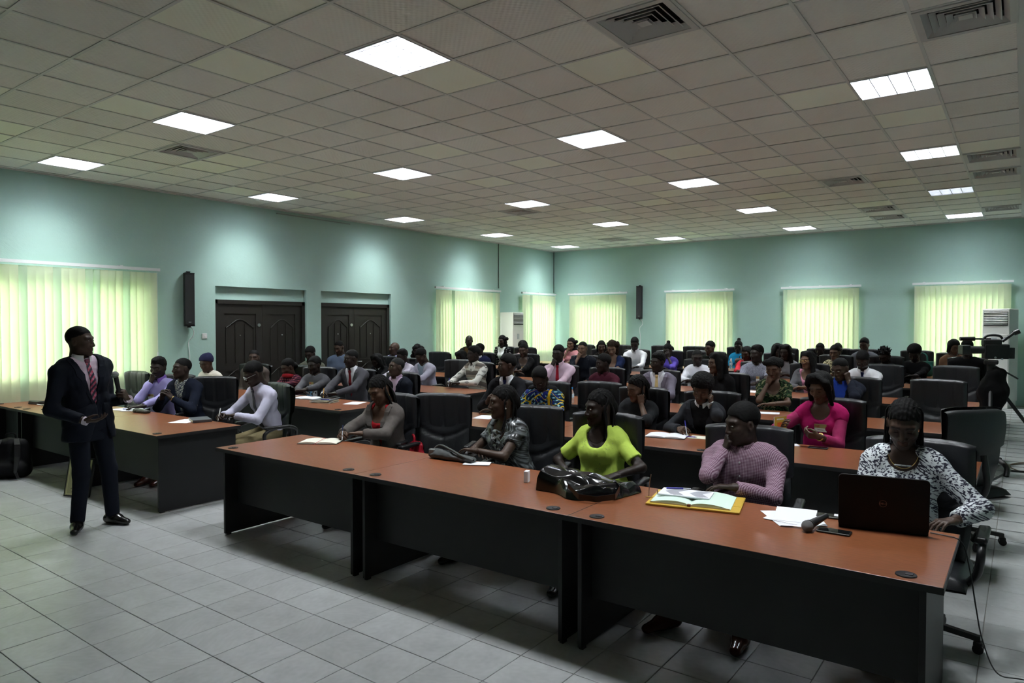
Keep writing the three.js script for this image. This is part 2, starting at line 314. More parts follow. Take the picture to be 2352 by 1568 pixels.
function aircon(label, p, turn, w, d, h, plinth) {
  const g = thing('air_conditioner', label, 'air conditioner', p, turn);
  const acm = std(lin(.74, .74, .71), .5);
  part('cabinet', [rbox(w, h - plinth, d, .015, 0, plinth + (h - plinth) / 2, 0)], acm, g);
  part('plinth', box(-w / 2 + .02, 0, -d / 2 + .02, w / 2 - .02, plinth + .02, d / 2 - .02), acm, g);
  part('front_panel', rbox(w - .03, .75, .014, .005, 0, h - .86, d / 2), acm, g);
  part('outlet', box(-w / 2 + .025, h - .32, d / 2 - .002, w / 2 - .025, h - .05, d / 2 + .004), M.dark, g);
  for (let k = 0; k < 8; k++) { const b = part('louver', rbox(w - .06, .012, .02, .003), acm, g); b.position.set(0, h - .29 + k * .032, d / 2 + .006); b.rotation.x = .5; }
  part('display', rbox(.09, .14, .008, .003, -.02, h - .62, d / 2 + .01), std(lin(.45, .48, .5), .3), g);
  part('intake', Array.from({ length: 16 }, (_, k) => box(w / 2 - .002, plinth + .25 + k * .035, -d / 2 + .06, w / 2 + .004, plinth + .262 + k * .035, d / 2 - .06)), acm, g);
}
aircon('white floor-standing air conditioner by the right end of the back wall', [-.37, floorY(-16.45), -16.45], -.33, .46, .42, 2.09 - floorY(-16.5), .12);
aircon('white floor-standing air conditioner against the left wall between two blinds', [-10.66, floorY(-14.3), -14.4], Math.PI / 2, .46, .42, 2.1 - floorY(-14.3), .12);
// ---------------------------------------------------------------- smooth surfaces: distance fields meshed with surface nets
const bone = (a, b, ra, rb = ra, k = .03, o = {}) => ({ a: a.isVector3 ? [a.x, a.y, a.z] : a, b: b.isVector3 ? [b.x, b.y, b.z] : b, ra, rb, k, ...o });
const ell = (c, r, k = .03, o = {}) => ({ c: c.isVector3 ? [c.x, c.y, c.z] : c, r, k, ...o });
function sdf(bones, h, post) {
  const lo = [1e9, 1e9, 1e9], hi = [-1e9, -1e9, -1e9];
  const bb = b => b.c ? [0, 1, 2].map(i => [b.c[i] - b.r[i], b.c[i] + b.r[i]]) : [0, 1, 2].map(i => [Math.min(b.a[i] - b.ra, b.b[i] - b.rb), Math.max(b.a[i] + b.ra, b.b[i] + b.rb)]);
  for (const b of bones) if (!b.sub) bb(b).forEach(([p, q], i) => { lo[i] = Math.min(lo[i], p - 2.5 * h); hi[i] = Math.max(hi[i], q + 2.5 * h); });
  const n = [0, 1, 2].map(i => Math.ceil((hi[i] - lo[i]) / h) + 1), nx = n[0], nxy = n[0] * n[1], f = new Float32Array(nxy * n[2]).fill(.5);
  for (const b of bones) {
    const m = Math.max(b.k, 2.5 * h) + h, r = bb(b).map(([p, q], i) => [Math.max(0, Math.floor((p - m - lo[i]) / h)), Math.min(n[i] - 1, Math.ceil((q + m - lo[i]) / h))]);
    const k = b.k, cut = b.cut, fl = b.flat;
    let ax, ay, az, dx, dy, dz, l2, ra, dr, cx, cy, cz, r0, r1, r2;
    if (b.c) { [cx, cy, cz] = b.c; [r0, r1, r2] = b.r; } else { [ax, ay, az] = b.a; dx = b.b[0] - ax; dy = b.b[1] - ay; dz = b.b[2] - az; l2 = dx * dx + dy * dy + dz * dz || 1e-9; ra = b.ra; dr = b.rb - ra; }
    for (let iz = r[2][0]; iz <= r[2][1]; iz++) for (let iy = r[1][0]; iy <= r[1][1]; iy++) {
      const z = lo[2] + iz * h, y = lo[1] + iy * h; let i = iz * nxy + iy * nx + r[0][0];
      for (let ix = r[0][0]; ix <= r[0][1]; ix++, i++) {
        const x = lo[0] + ix * h; let d;
        if (b.c) { const px = (x - cx) / r0, py = (y - cy) / r1, pz = (z - cz) / r2, k0 = Math.sqrt(px * px + py * py + pz * pz), k1 = Math.sqrt(px * px / (r0 * r0) + py * py / (r1 * r1) + pz * pz / (r2 * r2)) || 1e-6; d = k0 * (k0 - 1) / k1; }
        else {
          let px = x - ax, py = y - ay, pz = z - az, t = (px * dx + py * dy + pz * dz) / l2; t = t < 0 ? 0 : t > 1 ? 1 : t; px -= dx * t; py -= dy * t; pz -= dz * t;
          if (fl) { const v = (px * fl[0] + py * fl[1] + pz * fl[2]) * (fl[3] - 1); px += fl[0] * v; py += fl[1] * v; pz += fl[2] * v; }
          d = Math.sqrt(px * px + py * py + pz * pz) - (ra + dr * t);
        }
        if (cut) { const c = (x - cut[0]) * cut[3] + (y - cut[1]) * cut[4] + (z - cut[2]) * cut[5]; if (c > d) d = c; }
        const e = b.sub ? -d : d, g = f[i];
        if (b.sub) { const q = k - Math.abs(g - e), u = q > 0 ? q / k : 0; f[i] = (g > e ? g : e) + u * u * k * .25; }
        else { const q = k - Math.abs(g - e), u = q > 0 ? q / k : 0; f[i] = (g < e ? g : e) - u * u * k * .25; }
      }
    }
  }
  if (post) for (let iz = 0, i = 0; iz < n[2]; iz++) for (let iy = 0; iy < n[1]; iy++) for (let ix = 0; ix < nx; ix++, i++) if (f[i] < 3 * h && f[i] > -.09) f[i] = post(lo[0] + ix * h, lo[1] + iy * h, lo[2] + iz * h, f[i]);
  // surface nets
  const id = new Int32Array(f.length).fill(-1), pos = [], idx = [], off = [0, 1, nx, nx + 1, nxy, nxy + 1, nxy + nx, nxy + nx + 1];
  const E = [[0, 1], [2, 3], [4, 5], [6, 7], [0, 2], [1, 3], [4, 6], [5, 7], [0, 4], [1, 5], [2, 6], [3, 7]];
  for (let iz = 0; iz < n[2] - 1; iz++) for (let iy = 0; iy < n[1] - 1; iy++) for (let ix = 0; ix < nx - 1; ix++) {
    const i = iz * nxy + iy * nx + ix; let s = 0; for (let c = 0; c < 8; c++) if (f[i + off[c]] < 0) s++; if (s === 0 || s === 8) continue;
    let x = 0, y = 0, z = 0, q = 0;
    for (const [p, w] of E) { const a = f[i + off[p]], b = f[i + off[w]]; if ((a < 0) === (b < 0)) continue; const t = a / (a - b); x += (p & 1) + t * ((w & 1) - (p & 1)); y += (p >> 1 & 1) + t * ((w >> 1 & 1) - (p >> 1 & 1)); z += (p >> 2) + t * ((w >> 2) - (p >> 2)); q++; }
    id[i] = pos.length / 3; pos.push(lo[0] + (ix + x / q) * h, lo[1] + (iy + y / q) * h, lo[2] + (iz + z / q) * h);
  }
  const st = [1, nx, nxy];
  for (let iz = 1; iz < n[2] - 1; iz++) for (let iy = 1; iy < n[1] - 1; iy++) for (let ix = 1; ix < nx - 1; ix++) {
    const i = iz * nxy + iy * nx + ix, a = f[i] < 0;
    for (let e = 0; e < 3; e++) { if ((f[i + st[e]] < 0) === a) continue; const u = st[(e + 1) % 3], w = st[(e + 2) % 3], A = id[i - u - w], B = id[i - w], C = id[i], D = id[i - u]; if (A < 0 || B < 0 || C < 0 || D < 0) continue; if (a) idx.push(A, B, C, A, C, D); else idx.push(A, C, B, A, D, C); }
  }
  const g = new THREE.BufferGeometry(); g.setAttribute('position', new THREE.Float32BufferAttribute(pos, 3)); g.setIndex(idx); g.computeVertexNormals();
  const uv = new Float32Array(pos.length / 3 * 2); for (let i = 0; i < uv.length / 2; i++) { uv[2 * i] = pos[3 * i] + pos[3 * i + 2] * .35; uv[2 * i + 1] = pos[3 * i + 1] - pos[3 * i + 2] * .35; }
  g.setAttribute('uv', new THREE.BufferAttribute(uv, 2));
  const at = p => { const q = [p.x, p.y, p.z].map((v, i) => (v - lo[i]) / h), b = q.map((v, i) => Math.max(0, Math.min(n[i] - 2, Math.floor(v)))), t = q.map((v, i) => Math.max(0, Math.min(1, v - b[i]))), i = b[2] * nxy + b[1] * nx + b[0]; let s = 0; for (let c = 0; c < 8; c++) s += f[i + off[c]] * ((c & 1) ? t[0] : 1 - t[0]) * ((c >> 1 & 1) ? t[1] : 1 - t[1]) * ((c >> 2) ? t[2] : 1 - t[2]); return s; };
  const hit = (o, d, far = .6) => { const p = o.clone(), s = h * .3; for (let t = 0; t < far; t += s) { if (at(p) < 0) return p; p.addScaledVector(d, s); } return null; };
  return { g, at, hit };
}
function colored(g, fn) { const p = g.attributes.position, c = new Float32Array(p.count * 3); for (let i = 0; i < p.count; i++) { const k = fn ? fn(p.getX(i), p.getY(i), p.getZ(i)) : [1, 1, 1]; c.set(k, 3 * i); } g.setAttribute('color', new THREE.BufferAttribute(c, 3)); return g; }

// ---------------------------------------------------------------- heads (face towards +z, origin between the ears)
const headCache = {};
function headGeo(f, h, fat = 0) {
  const key = [f, h, fat].join(); if (headCache[key]) return headCache[key];
  const j = f ? .9 : 1, B = [
    ell([0, .034, -.014], [.074, .084, .094], .03), ell([0, -.028, .02], [.062 * j + fat, .086, .07], .04),
    bone([-.044 * j - fat, -.058, .012], [-.014, -.098, .062], .021 + fat, .017, .025), bone([.044 * j + fat, -.058, .012], [.014, -.098, .062], .021 + fat, .017, .025),
    ell([0, -.1, .064], [.02 * j, .016, .019], .02),
    ell([-.043, -.022, .058], [.022, .018, .019], .025), ell([.043, -.022, .058], [.022, .018, .019], .025),
    bone([-.045, .026, .07], [.045, .026, .07], .0105, .0105, .018), bone([-.02, .024, .08], [.02, .024, .08], .01, .01, .015),
    ell([-.032, .004, .098], [.019, .0125, .018], .014, { sub: 1 }), ell([.032, .004, .098], [.019, .0125, .018], .014, { sub: 1 }),
    ell([-.031, .003, .073], [.0145, .0125, .0125], .004), ell([.031, .003, .073], [.0145, .0125, .0125], .004),
    bone([0, .014, .083], [0, -.03, .1], .0075, .0115, .012), ell([-.0145, -.037, .09], [.0105, .0085, .011], .007), ell([.0145, -.037, .09], [.0105, .0085, .011], .007), ell([0, -.037, .099], [.0125, .0105, .0115], .008),
    bone([-.021, -.0645, .079], [0, -.061, .0885], .0048, .0068, .006), bone([.021, -.0645, .079], [0, -.061, .0885], .0048, .0068, .006),
    bone([-.018, -.0725, .079], [.018, -.0725, .079], .0072, .0072, .005), ell([0, -.0735, .085], [.014, .0068, .0065], .006),
    ell([-.077, -.004, -.012], [.009, .03, .018], .01), ell([.077, -.004, -.012], [.009, .03, .018], .01), ell([-.083, -.002, -.006], [.004, .017, .009], .004, { sub: 1 }), ell([.083, -.002, -.006], [.004, .017, .009], .004, { sub: 1 }),
    bone([0, -.05, -.02], [0, -.13, -.035], .054, .052, .03),
  ];
  const r = sdf(B, h);
  colored(r.g, (x, y, z) => {
    const ax = Math.abs(x);
    if (z > .07 && y < -.054 && y > -.083 && ax < .026 - Math.abs(y + .068) * .5) return f ? [1.15, .72, .7] : [1.02, .78, .74];
    if (z > .062 && y > .021 - ax * .1 && y < .036 - ax * .12 && ax > .012 && ax < .053) return f ? [.38, .38, .4] : [.3, .3, .32];
    if (!f && z > .03 && y < -.05 && (z > .07 || y < -.085)) return [.78, .78, .8];
    return [1, 1, 1];
  });
  return headCache[key] = r.g;
}
const eyeGeo = (() => { const g = new THREE.SphereGeometry(1, 14, 10); g.scale(.0125, .0046, .005); return colored(g, (x, y, z) => Math.hypot(x - .001, y) < .0048 && z > 0 ? [.015, .01, .008] : [.3, .28, .26]); })();
const lidGeo = (() => { const g = new THREE.SphereGeometry(1, 12, 6); g.scale(.0125, .0016, .003); return g; })();
const eyeMat = new THREE.MeshStandardMaterial({ vertexColors: true, roughness: .25 }), lashMat = std(lin(.008, .006, .005), .8);
const hairMat = std(lin(.0042, .004, .0042), .75, { specularIntensity: .35 }), hairBrown = std(lin(.022, .012, .007), .7, { specularIntensity: .35 }), hairGrey = std(lin(.016, .016, .0165), .85);

const hairCache = {};
function hairGeo(kind, h) {
  const key = kind + h; if (hairCache[key]) return hairCache[key];
  const low = kind === 'low', lift = low ? .005 : kind === 'afro' ? .03 : kind === 'short' ? .017 : .016, rec = kind === 'receding' ? .03 : 0;
  const B = [ell([0, .036 + lift * .75, -.016], [.0742 + lift * .35, .083 + lift * .55, .0945 + lift * .4], .03)], strands = [];
  const women = ['long', 'weave', 'bun', 'topbun', 'braids', 'pony', 'cornrow', 'wavy', 'locs', 'sidepuff', 'bob'].includes(kind);
  if (kind === 'afro') B.push(ell([0, .07, -.02], [.1, .085, .105], .04));
  if (kind === 'high') B.push(ell([0, .098, -.004], [.066, .036, .082], .02));
  if (kind === 'wrap') B.push(ell([0, .055, -.02], [.088, .088, .108], .03), ell([0, .1, -.085], [.04, .035, .035], .02));
  if (kind === 'long') B.push(bone([-.075, .02, -.01], [-.088, -.17, .01], .03, .034), bone([.075, .02, -.01], [.088, -.17, .01], .03, .034), bone([0, .03, -.07], [0, -.2, -.07], .07, .075), bone([-.05, .1, .03], [-.082, -.05, .02], .03, .026), bone([.05, .1, .03], [.082, -.05, .02], .03, .026));
  if (kind === 'bob') B.push(bone([-.076, .02, -.01], [-.08, -.07, 0], .03, .026), bone([.076, .02, -.01], [.08, -.07, 0], .03, .026), bone([0, .03, -.06], [0, -.08, -.06], .07, .06));
  if (kind === 'weave') B.push(bone([-.05, .1, .04], [-.085, -.1, .03], .035, .02), bone([0, .115, .05], [.07, .07, .055], .028, .024), bone([.075, .05, .03], [.088, -.13, .03], .026, .016), bone([0, .03, -.06], [0, -.11, -.07], .07, .06), bone([-.02, .11, .055], [-.075, .055, .055], .028, .022));
  if (kind === 'wavy') for (let i = 0; i < 26; i++) { const a = i / 26 * Math.PI * 2, r = .075 + .02 * Math.sin(i * 2.3); B.push(ell([Math.sin(a) * r * 1.05, .045 - .075 * (i % 3), -.03 + Math.cos(a) * r * (Math.cos(a) > 0 ? .3 : 1)], [.036, .04, .034], .012)); }
  if (kind === 'bun') B.push(ell([0, -.01, -.115], [.055, .05, .045], .02));
  if (kind === 'topbun') B.push(bone([0, .11, -.05], [.0, .15, -.075], .03, .036, .02));
  if (kind === 'sidepuff') B.push(ell([-.045, .085, .045], [.06, .042, .05], .02), ell([.05, .05, -.06], [.055, .06, .06], .03), ell([0, -.02, -.09], [.06, .06, .04], .02));
  if (kind === 'pony') B.push(bone([0, .05, -.1], [0, -.12, -.13], .04, .03, .02));
  if (kind === 'cornrow' || kind === 'braids') B.push(ell([0, .0, -.1], [.06, .06, .04], .02));
  if (kind === 'locs') for (let i = 0; i < 40; i++) { const a = rr(0, 6.28), b = rr(.2, 1.3), d = [Math.sin(a) * Math.cos(b), Math.sin(b), Math.cos(a) * Math.cos(b)]; B.push(bone(d.map((v, q) => v * .09 + [0, .035, -.02][q]), d.map((v, q) => v * rr(.11, .13) + [0, .035, -.02][q]), .013, .008, .008)); }
  const mixz = (z, a, b, p, q) => p + (q - p) * Math.max(0, Math.min(1, (z - a) / (b - a)));
  const hl = z => z > .03 ? mixz(z, .03, .062, .03, .066 + rec) : z > .02 ? mixz(z, .02, .03, -.018, .03) : z > .004 ? -.018 : z > -.03 ? .03 : z > -.04 ? mixz(z, -.04, -.03, -.07, .03) : -.07;
  const soft = kind === 'wrap' ? z => .03 + z * .5 : hl;
  const r = sdf(B, h, (x, y, z, d) => {
    if (kind === 'afro' || kind === 'high' || kind === 'sidepuff' || kind === 'wavy') d += .006 * nz3(x * 70, y * 70, z * 70);
    else if (kind === 'cornrow' || kind === 'braids') d += .005 * Math.abs(Math.sin(x * 170 + z * 20)) + .0015 * Math.sin(z * 300);
    else if (!women) d += .0022 * nz3(x * 160, y * 160, z * 160);
    else if (women) d += .0035 * nz3(x * 160, y * 25, z * 160);
    const c = (soft(z) - y) * .8, face = women && !['long', 'bob', 'weave', 'wavy'].includes(kind) ? c : women ? (z > .035 && Math.abs(x) < .06 + (kind === 'weave' ? -.006 : 0) ? c : Math.min(c, (-.3 - y))) : c;
    return Math.max(d, face);
  });
  const list = [r.g];
  const strand = (pts, rad) => { const g = tube(pts, rad, 12, 5), p = g.attributes.position; list.push(g); };
  if (kind === 'braids' || kind === 'cornrow') for (let i = 0; i < 34; i++) {
    const a = (i / 33 - .5) * 2.5, x = Math.sin(a) * .085, z = -.03 - Math.cos(a) * .075 + .03, l = rr(.16, .26), o = i < 7 ? .035 : i > 28 ? .05 : 0;
    if (kind === 'cornrow' && i % 2) continue;
    strand([[x * .5, .115, .04 - Math.abs(a) * .02], [x * .98, .075, -.03], [x * 1.05, .0, z - .02 + o], [x * 1.12 + rr(-.01, .01), -.09, z - .02 + o + rr(-.01, .01)], [x * 1.15 + rr(-.02, .02), -.09 - l * .6, z + o + rr(-.02, .02)]], .0062);
  }
  if (kind === 'curlside') 0;
  return hairCache[key] = merge(list);
}

// ---------------------------------------------------------------- hands (right: fingers +y, palm +z, thumb +x)
const handCache = {};
function handGeo(side, curl, h, spread = 1, thumb = .5) {
  const key = [side, curl.join ? curl.join('/') : curl, h, spread, thumb].join(); if (handCache[key]) return handCache[key];
  const B = [], X = [.031, .0105, -.0105, -.03], Lg = [[.043, .026, .021], [.047, .03, .022], [.043, .028, .021], [.034, .021, .019]];
  X.forEach((x, i) => {
    const c = Array.isArray(curl) ? curl[i] : curl, by = [.086, .09, .086, .078][i]; B.push(bone([x * .62, .006, 0], [x, by, 0], .0135, .0125, .012, { flat: [0, 0, 1, 1.12] }));
    let p = V(x, by, 0), a = 0; Lg[i].forEach((l, s) => { a += c * [1, 1.05, .75][s]; const sx = (i - 1.5) * -.045 * spread, q = p.clone().add(V(sx * l * Math.cos(a) * 2, Math.cos(a) * l, Math.sin(a) * l)); B.push(bone(p, q, [.0098, .0088, .0078][s] * (i === 3 ? .88 : 1), [.0088, .0078, .0068][s] * (i === 3 ? .88 : 1), s ? .003 : .006)); p = q; });
  });
  const t = thumb; B.push(bone([.02, .018, .006], [.044, .046, .012 + t * .018], .0155, .0125, .014), bone([.044, .046, .012 + t * .018], [.052 - t * .014, .076, .02 + t * .03], .0115, .0095, .004), bone([.052 - t * .014, .076, .02 + t * .03], [.05 - t * .028, .1, .024 + t * .036], .0095, .0078, .004));
  B.push(bone([0, -.03, 0], [0, .012, 0], .026, .024, .02, { flat: [0, 0, 1, 1.25] }));
  if (side === 'L') B.forEach(b => { b.a[0] *= -1; b.b[0] *= -1; });
  return handCache[key] = colored(sdf(B, h).g);
}
function handBasis(dir, palm) { const y = dir.clone().normalize(), z = palm.clone().addScaledVector(y, -palm.dot(y)).normalize(), x = y.clone().cross(z); return new THREE.Matrix4().makeBasis(x, y, z); }

// ---------------------------------------------------------------- people
const skinMat = {};
function skin(tone) { return skinMat[tone] ||= new THREE.MeshPhysicalMaterial({ specularIntensity: .7, color: lin(...{ deep: [.021, .0125, .0098], dark: [.034, .0195, .0145], brown: [.055, .0305, .0205], warm: [.092, .05, .032], light: [.15, .085, .055] }[tone]), roughness: .52, vertexColors: true }); }
const clothCache = {};
function cloth(c, rough = .88, map) { const k = c.join() + rough + (map ? map.uuid : ''); return clothCache[k] ||= new THREE.MeshPhysicalMaterial({ specularIntensity: rough > .6 ? .22 : 1, color: map ? 0xffffff : lin(...c), roughness: rough, map: map || null, bumpMap: weave, bumpScale: .0004 }); }
function limb(S, W, l1, l2, pole) {                    // elbow position
  const d = W.clone().sub(S), L = Math.min(d.length(), l1 + l2 - .004), u = d.normalize(), a = (l1 * l1 - l2 * l2 + L * L) / (2 * L), r = Math.sqrt(Math.max(0, l1 * l1 - a * a)), p = pole.clone().addScaledVector(u, -pole.dot(u)).normalize();
  return { E: S.clone().addScaledVector(u, a).addScaledVector(p, r), W: S.clone().addScaledVector(u, L) };
}
const ARM = {                                           // wrist targets in the person's own axes (x left, z forward); sx = -1 right, +1 left
  desk: (k, sx) => ({ w: V(sx * .17, .795, k.reach), d: V(-sx * .75, -.03, .65), n: V(0, -1, 0), curl: .28 }),
  fold: (k, sx) => ({ w: V(sx * .03, .80 + (sx > 0 ? .012 : 0), k.reach - .05 + sx * .03), d: V(-sx, -.02, .12), n: V(0, -1, .1), curl: .3, pole: V(sx, -.6, -.1) }),
  write: (k, sx) => ({ w: V(sx * .13, .803, k.reach + .02), d: V(-sx * .5, .12, .85), n: V(-sx * .75, -.65, -.1), curl: [.75, .85, .95, 1.0], thumb: 1, pen: 1, pole: V(sx * 1, -.5, -.4) }),
  lap: (k, sx) => ({ w: V(sx * .1, .66, .27), d: V(-sx * .6, -.1, .8), n: V(-sx * .2, -1, 0), curl: .45 }),
  side: (k, sx) => ({ w: V(sx * .27, .7, .12), d: V(0, -.4, 1), n: V(-sx, -.3, 0), curl: .4 }),
  mouth: (k, sx) => ({ w: k.face(sx * .045, -.155, .105), d: k.dir(-sx * .35, .85, -.12), n: k.dir(-sx * .25, .1, -1), curl: [.9, 1.05, 1.15, 1.2], thumb: .9, pole: V(sx * .5, -1, .4) }),
  cheek: (k, sx) => ({ w: k.face(sx * .1, -.125, .045), d: k.dir(-sx * .12, 1, -.2), n: k.dir(-sx, 0, -.25), curl: [.85, 1, 1.1, 1.2], thumb: .6, pole: V(sx * .7, -1, .3) }),
  brow: (k, sx) => ({ w: k.face(sx * .06, -.1, .13), d: k.dir(-sx * .2, 1, -.1), n: k.dir(-sx * .3, 0, -1), curl: .45, thumb: .5, pole: V(sx * .6, -1, .3) }),
  clasp: (k, sx) => ({ w: V(sx * .075, .9, .38), d: V(-sx * .55, .8, .3), n: V(-sx, -.2, 0), curl: .55, thumb: .4, pole: V(sx * .8, -1, 0) }),
};
const PEOPLE = {}, HS = 1.08;
function person(id, s) {
  const f = !!s.f, D = s.D || 9, near = D < 7, mid = D < 10.2;
  const hb = near ? .012 : mid ? .016 : .021, hc = near ? .0105 : mid ? .015 : .02, hh = near ? .0042 : mid ? .006 : .0085, hs = near ? .0045 : mid ? .0062 : .008;
  const stand = s.stand, hipY = stand ? .93 : .565, lean = s.lean ?? .16, side = s.side || 0, tw = s.twist || 0, lw = f ? .93 : 1;
  const q0 = new THREE.Quaternion().setFromEuler(new THREE.Euler(lean, 0, -side, 'ZXY')), U = V(0, 1, 0).applyQuaternion(q0);
  const qt = new THREE.Quaternion().setFromAxisAngle(U, tw).multiply(q0), X = V(1, 0, 0).applyQuaternion(qt), F = V(0, 0, 1).applyQuaternion(qt), X0 = V(1, 0, 0).applyQuaternion(q0), F0 = V(0, 0, 1).applyQuaternion(q0);
  const qh = new THREE.Quaternion().setFromEuler(new THREE.Euler(s.hp || 0, s.hy || 0, s.hr || 0, 'YXZ')), hu = V(0, 1, 0).applyQuaternion(qh), hf = V(0, 0, 1).applyQuaternion(qh);
  const nd = U.clone().multiplyScalar(.7).add(V(0, .3, .16)).addScaledVector(hu, .25).normalize(), hairUp = { afro: .035, topbun: .07, high: .02, wrap: .03, low: .002, none: 0 }[s.hair] ?? .011;
  const topY = V(0, (.118 + hairUp) * HS, 0).applyQuaternion(qh).y + Math.abs(hf.y) * .03;
  let tl = (s.top - hipY - nd.y * .155 - topY) / U.y; const tl0 = tl; tl = Math.max(.4, Math.min(.62, tl));
  if (globalThis.DEBUG_PEOPLE && Math.abs(tl - tl0) > .001) console.log('torso', id, tl0.toFixed(3));
  const sc = Math.max(.95, Math.min(1.06, tl / .51)) * (f ? .96 : 1);
  const P = V(0, hipY, 0), C7 = P.clone().addScaledVector(U, tl), HC = C7.clone().addScaledVector(nd, .155), up = t => P.clone().addScaledVector(U, tl * t);
  const sw = (f ? .155 : .182) * sc * (s.wide || 1), S = { R: C7.clone().addScaledVector(U, -.09).addScaledVector(X, -sw), L: C7.clone().addScaledVector(U, -.09).addScaledVector(X, sw) };
  const headXZ = V(HC.x + hu.x * .11, 0, HC.z + hu.z * .11).applyAxisAngle(V(0, 1, 0), s.face || 0), bz0 = (s.z ?? 0) - headXZ.z;
  const k = { reach: s.reach ?? (s.desk !== undefined ? Math.max(.3, Math.min(.6, s.desk + .1 - bz0)) : .42), face: (x, y, z) => V(x, y, z).multiplyScalar(1.03).applyQuaternion(qh).add(HC), dir: (x, y, z) => V(x, y, z).applyQuaternion(qh) };
  const l1 = .3 * sc, l2 = .262 * sc, arms = {};
  for (const [n, sx] of [['R', -1], ['L', 1]]) {
    let a = s[n] || 'desk'; a = typeof a === 'string' ? ARM[a](k, sx) : { ...(a.base ? ARM[a.base](k, sx) : {}), ...a };
    const r = limb(S[n], a.w, l1, l2, a.pole || V(sx * .45, -1, -.35)); arms[n] = { ...a, sx, S: S[n], E: r.E, W: r.W };
  }
  // legs
  const legs = {};
  for (const [n, sx] of [['R', -1], ['L', 1]]) {
    const H = P.clone().add(V(sx * .09, 0, .0)); let K, A, toe;
    if (stand) { const c = s.feet[n]; A = V(c[0], .085, c[1]); const r = limb(H, A, .43, .42, V(0, 0, 1)); K = r.E; A = r.W; toe = V(Math.sin(c[2]), 0, Math.cos(c[2])); }
    else { const c = s.feet?.[n] || [sx * .11, .42, sx * .12]; A = V(c[0], .085, c[1]); const r = limb(H, A, .44, .42, V(0, 1, .75)); K = r.E; toe = V(Math.sin(c[2]), 0, Math.cos(c[2])); }
    legs[n] = { H, K, A, toe };
  }
  const g = new THREE.Group(); g.name = numbered('person'); scene.add(g); tag(g, s.label, 'person');
  const base = s.foot ? s.foot : [s.x - headXZ.x, s.y ?? floorY(s.z), s.z - headXZ.z]; g.position.set(...base); g.rotation.y = s.face || 0;
  // body: torso, limbs, head and hands in one geometry
  const e0 = stand ? 1 : 1, arr = v => [v.x, v.y, v.z], fl = (v, q) => [v.x, v.y, v.z, q];
  const torso = (e, w = 1) => { const W = (s.bulk || 1) * w; return [
    bone(P.clone().addScaledVector(X0, -.082 * lw).add(V(0, .012, 0)), P.clone().addScaledVector(X0, .082 * lw).add(V(0, .012, 0)), .108 * (f ? 1.06 : 1) + e, undefined, .05, { flat: fl(F0, 1.06) }),
    bone(up(.34).addScaledVector(X, -.06 * lw * W), up(.34).addScaledVector(X, .06 * lw * W), .1 * (f ? .93 : 1) * W + e, undefined, .06, { flat: fl(F, 1.08) }),
    bone(up(.66).addScaledVector(X, -.075 * lw * W), up(.66).addScaledVector(X, .075 * lw * W), .103 * W + e, undefined, .06, { flat: fl(F, 1.06) }),
    bone(up(.86).addScaledVector(X, -.105 * lw * W), up(.86).addScaledVector(X, .105 * lw * W), .074 * W + e, undefined, .05, { flat: fl(F, 1.0) }),
    ...['R', 'L'].map(n => bone(C7.clone().addScaledVector(U, -.015), S[n], .046 + e * .6, .051 + e * .8, .045)),
    ...(f ? [-1, 1].map(x => ell(up(.64).addScaledVector(X, x * .068).addScaledVector(F, .082), [.058 + e * .5, .06 + e * .5, .052 + e * .6], .04)) : []) ]; };
  const B = [...torso(0), bone(C7.clone().addScaledVector(U, -.03), HC.clone().addScaledVector(hu, -.06).addScaledVector(hf, -.025), f ? .05 : .058, f ? .047 : .055, .03)];
  for (const n of ['R', 'L']) { const a = arms[n], b = legs[n]; B.push(bone(a.S, a.E, f ? .045 : .05, f ? .037 : .041, .03), bone(a.E, a.W, f ? .037 : .041, f ? .025 : .028, .02), bone(b.H, b.K, .08, .055, .04), bone(b.K, b.A, .053, .036, .03)); }
  const body = colored(sdf(B, hb).g), pieces = [body];
  const head = headGeo(f, hh, s.fat || 0).clone(); head.scale(HS, HS, HS); head.applyQuaternion(qh); head.translate(HC.x, HC.y, HC.z); pieces.push(head);
  for (const n of ['R', 'L']) { const a = arms[n], hg = handGeo(n, a.curl ?? .3, hs, a.spread ?? 1, a.thumb ?? .5).clone(); const m = handBasis(a.d, a.n); if (f) hg.scale(.93, .93, .93); hg.applyMatrix4(m); hg.translate(a.W.x, a.W.y, a.W.z); pieces.push(hg); a.m = m; }
  const bg = mergeGeometries(pieces); part('body', bg, skin(s.tone || 'dark'), g);
  if (D < 10.5) for (const sx of [-1, 1]) { const m = part('eye', s.shut ? lidGeo : eyeGeo, s.shut ? lashMat : eyeMat, g); m.position.copy(V(sx * .031, .003 - (s.shut ? .005 : 0), .0835).multiplyScalar(HS).applyQuaternion(qh).add(HC)); m.quaternion.copy(qh); m.scale.setScalar(HS); }
  if (s.hair !== 'none') { const m = part(s.hair === 'wrap' ? 'head_wrap' : 'hair', hairGeo(s.hair || 'short', hh + .0008), s.hairMat || hairMat, g); m.position.copy(HC); m.quaternion.copy(qh); m.scale.setScalar(HS); }
  // clothes
  const wr = (amp, fr = 17) => (x, y, z, d) => d + amp * nz3(x * fr * .8, y * fr * .55, z * fr * .8) + amp * .6 * nz3(x * fr * 2.2, y * fr * 1.3, z * fr * 2.2);
  const fold = wr(near ? .006 : .007), neckCut = (r, low = 0) => [bone(C7.clone().addScaledVector(U, .005 - low), HC.clone(), r, r * 1.05, .012, { sub: 1 }), ...(low ? [ell(C7.clone().addScaledVector(U, -.02 - low * .4).addScaledVector(F, .1), [.075 + low * .2, .045 + low, .09], .012, { sub: 1 })] : [])];
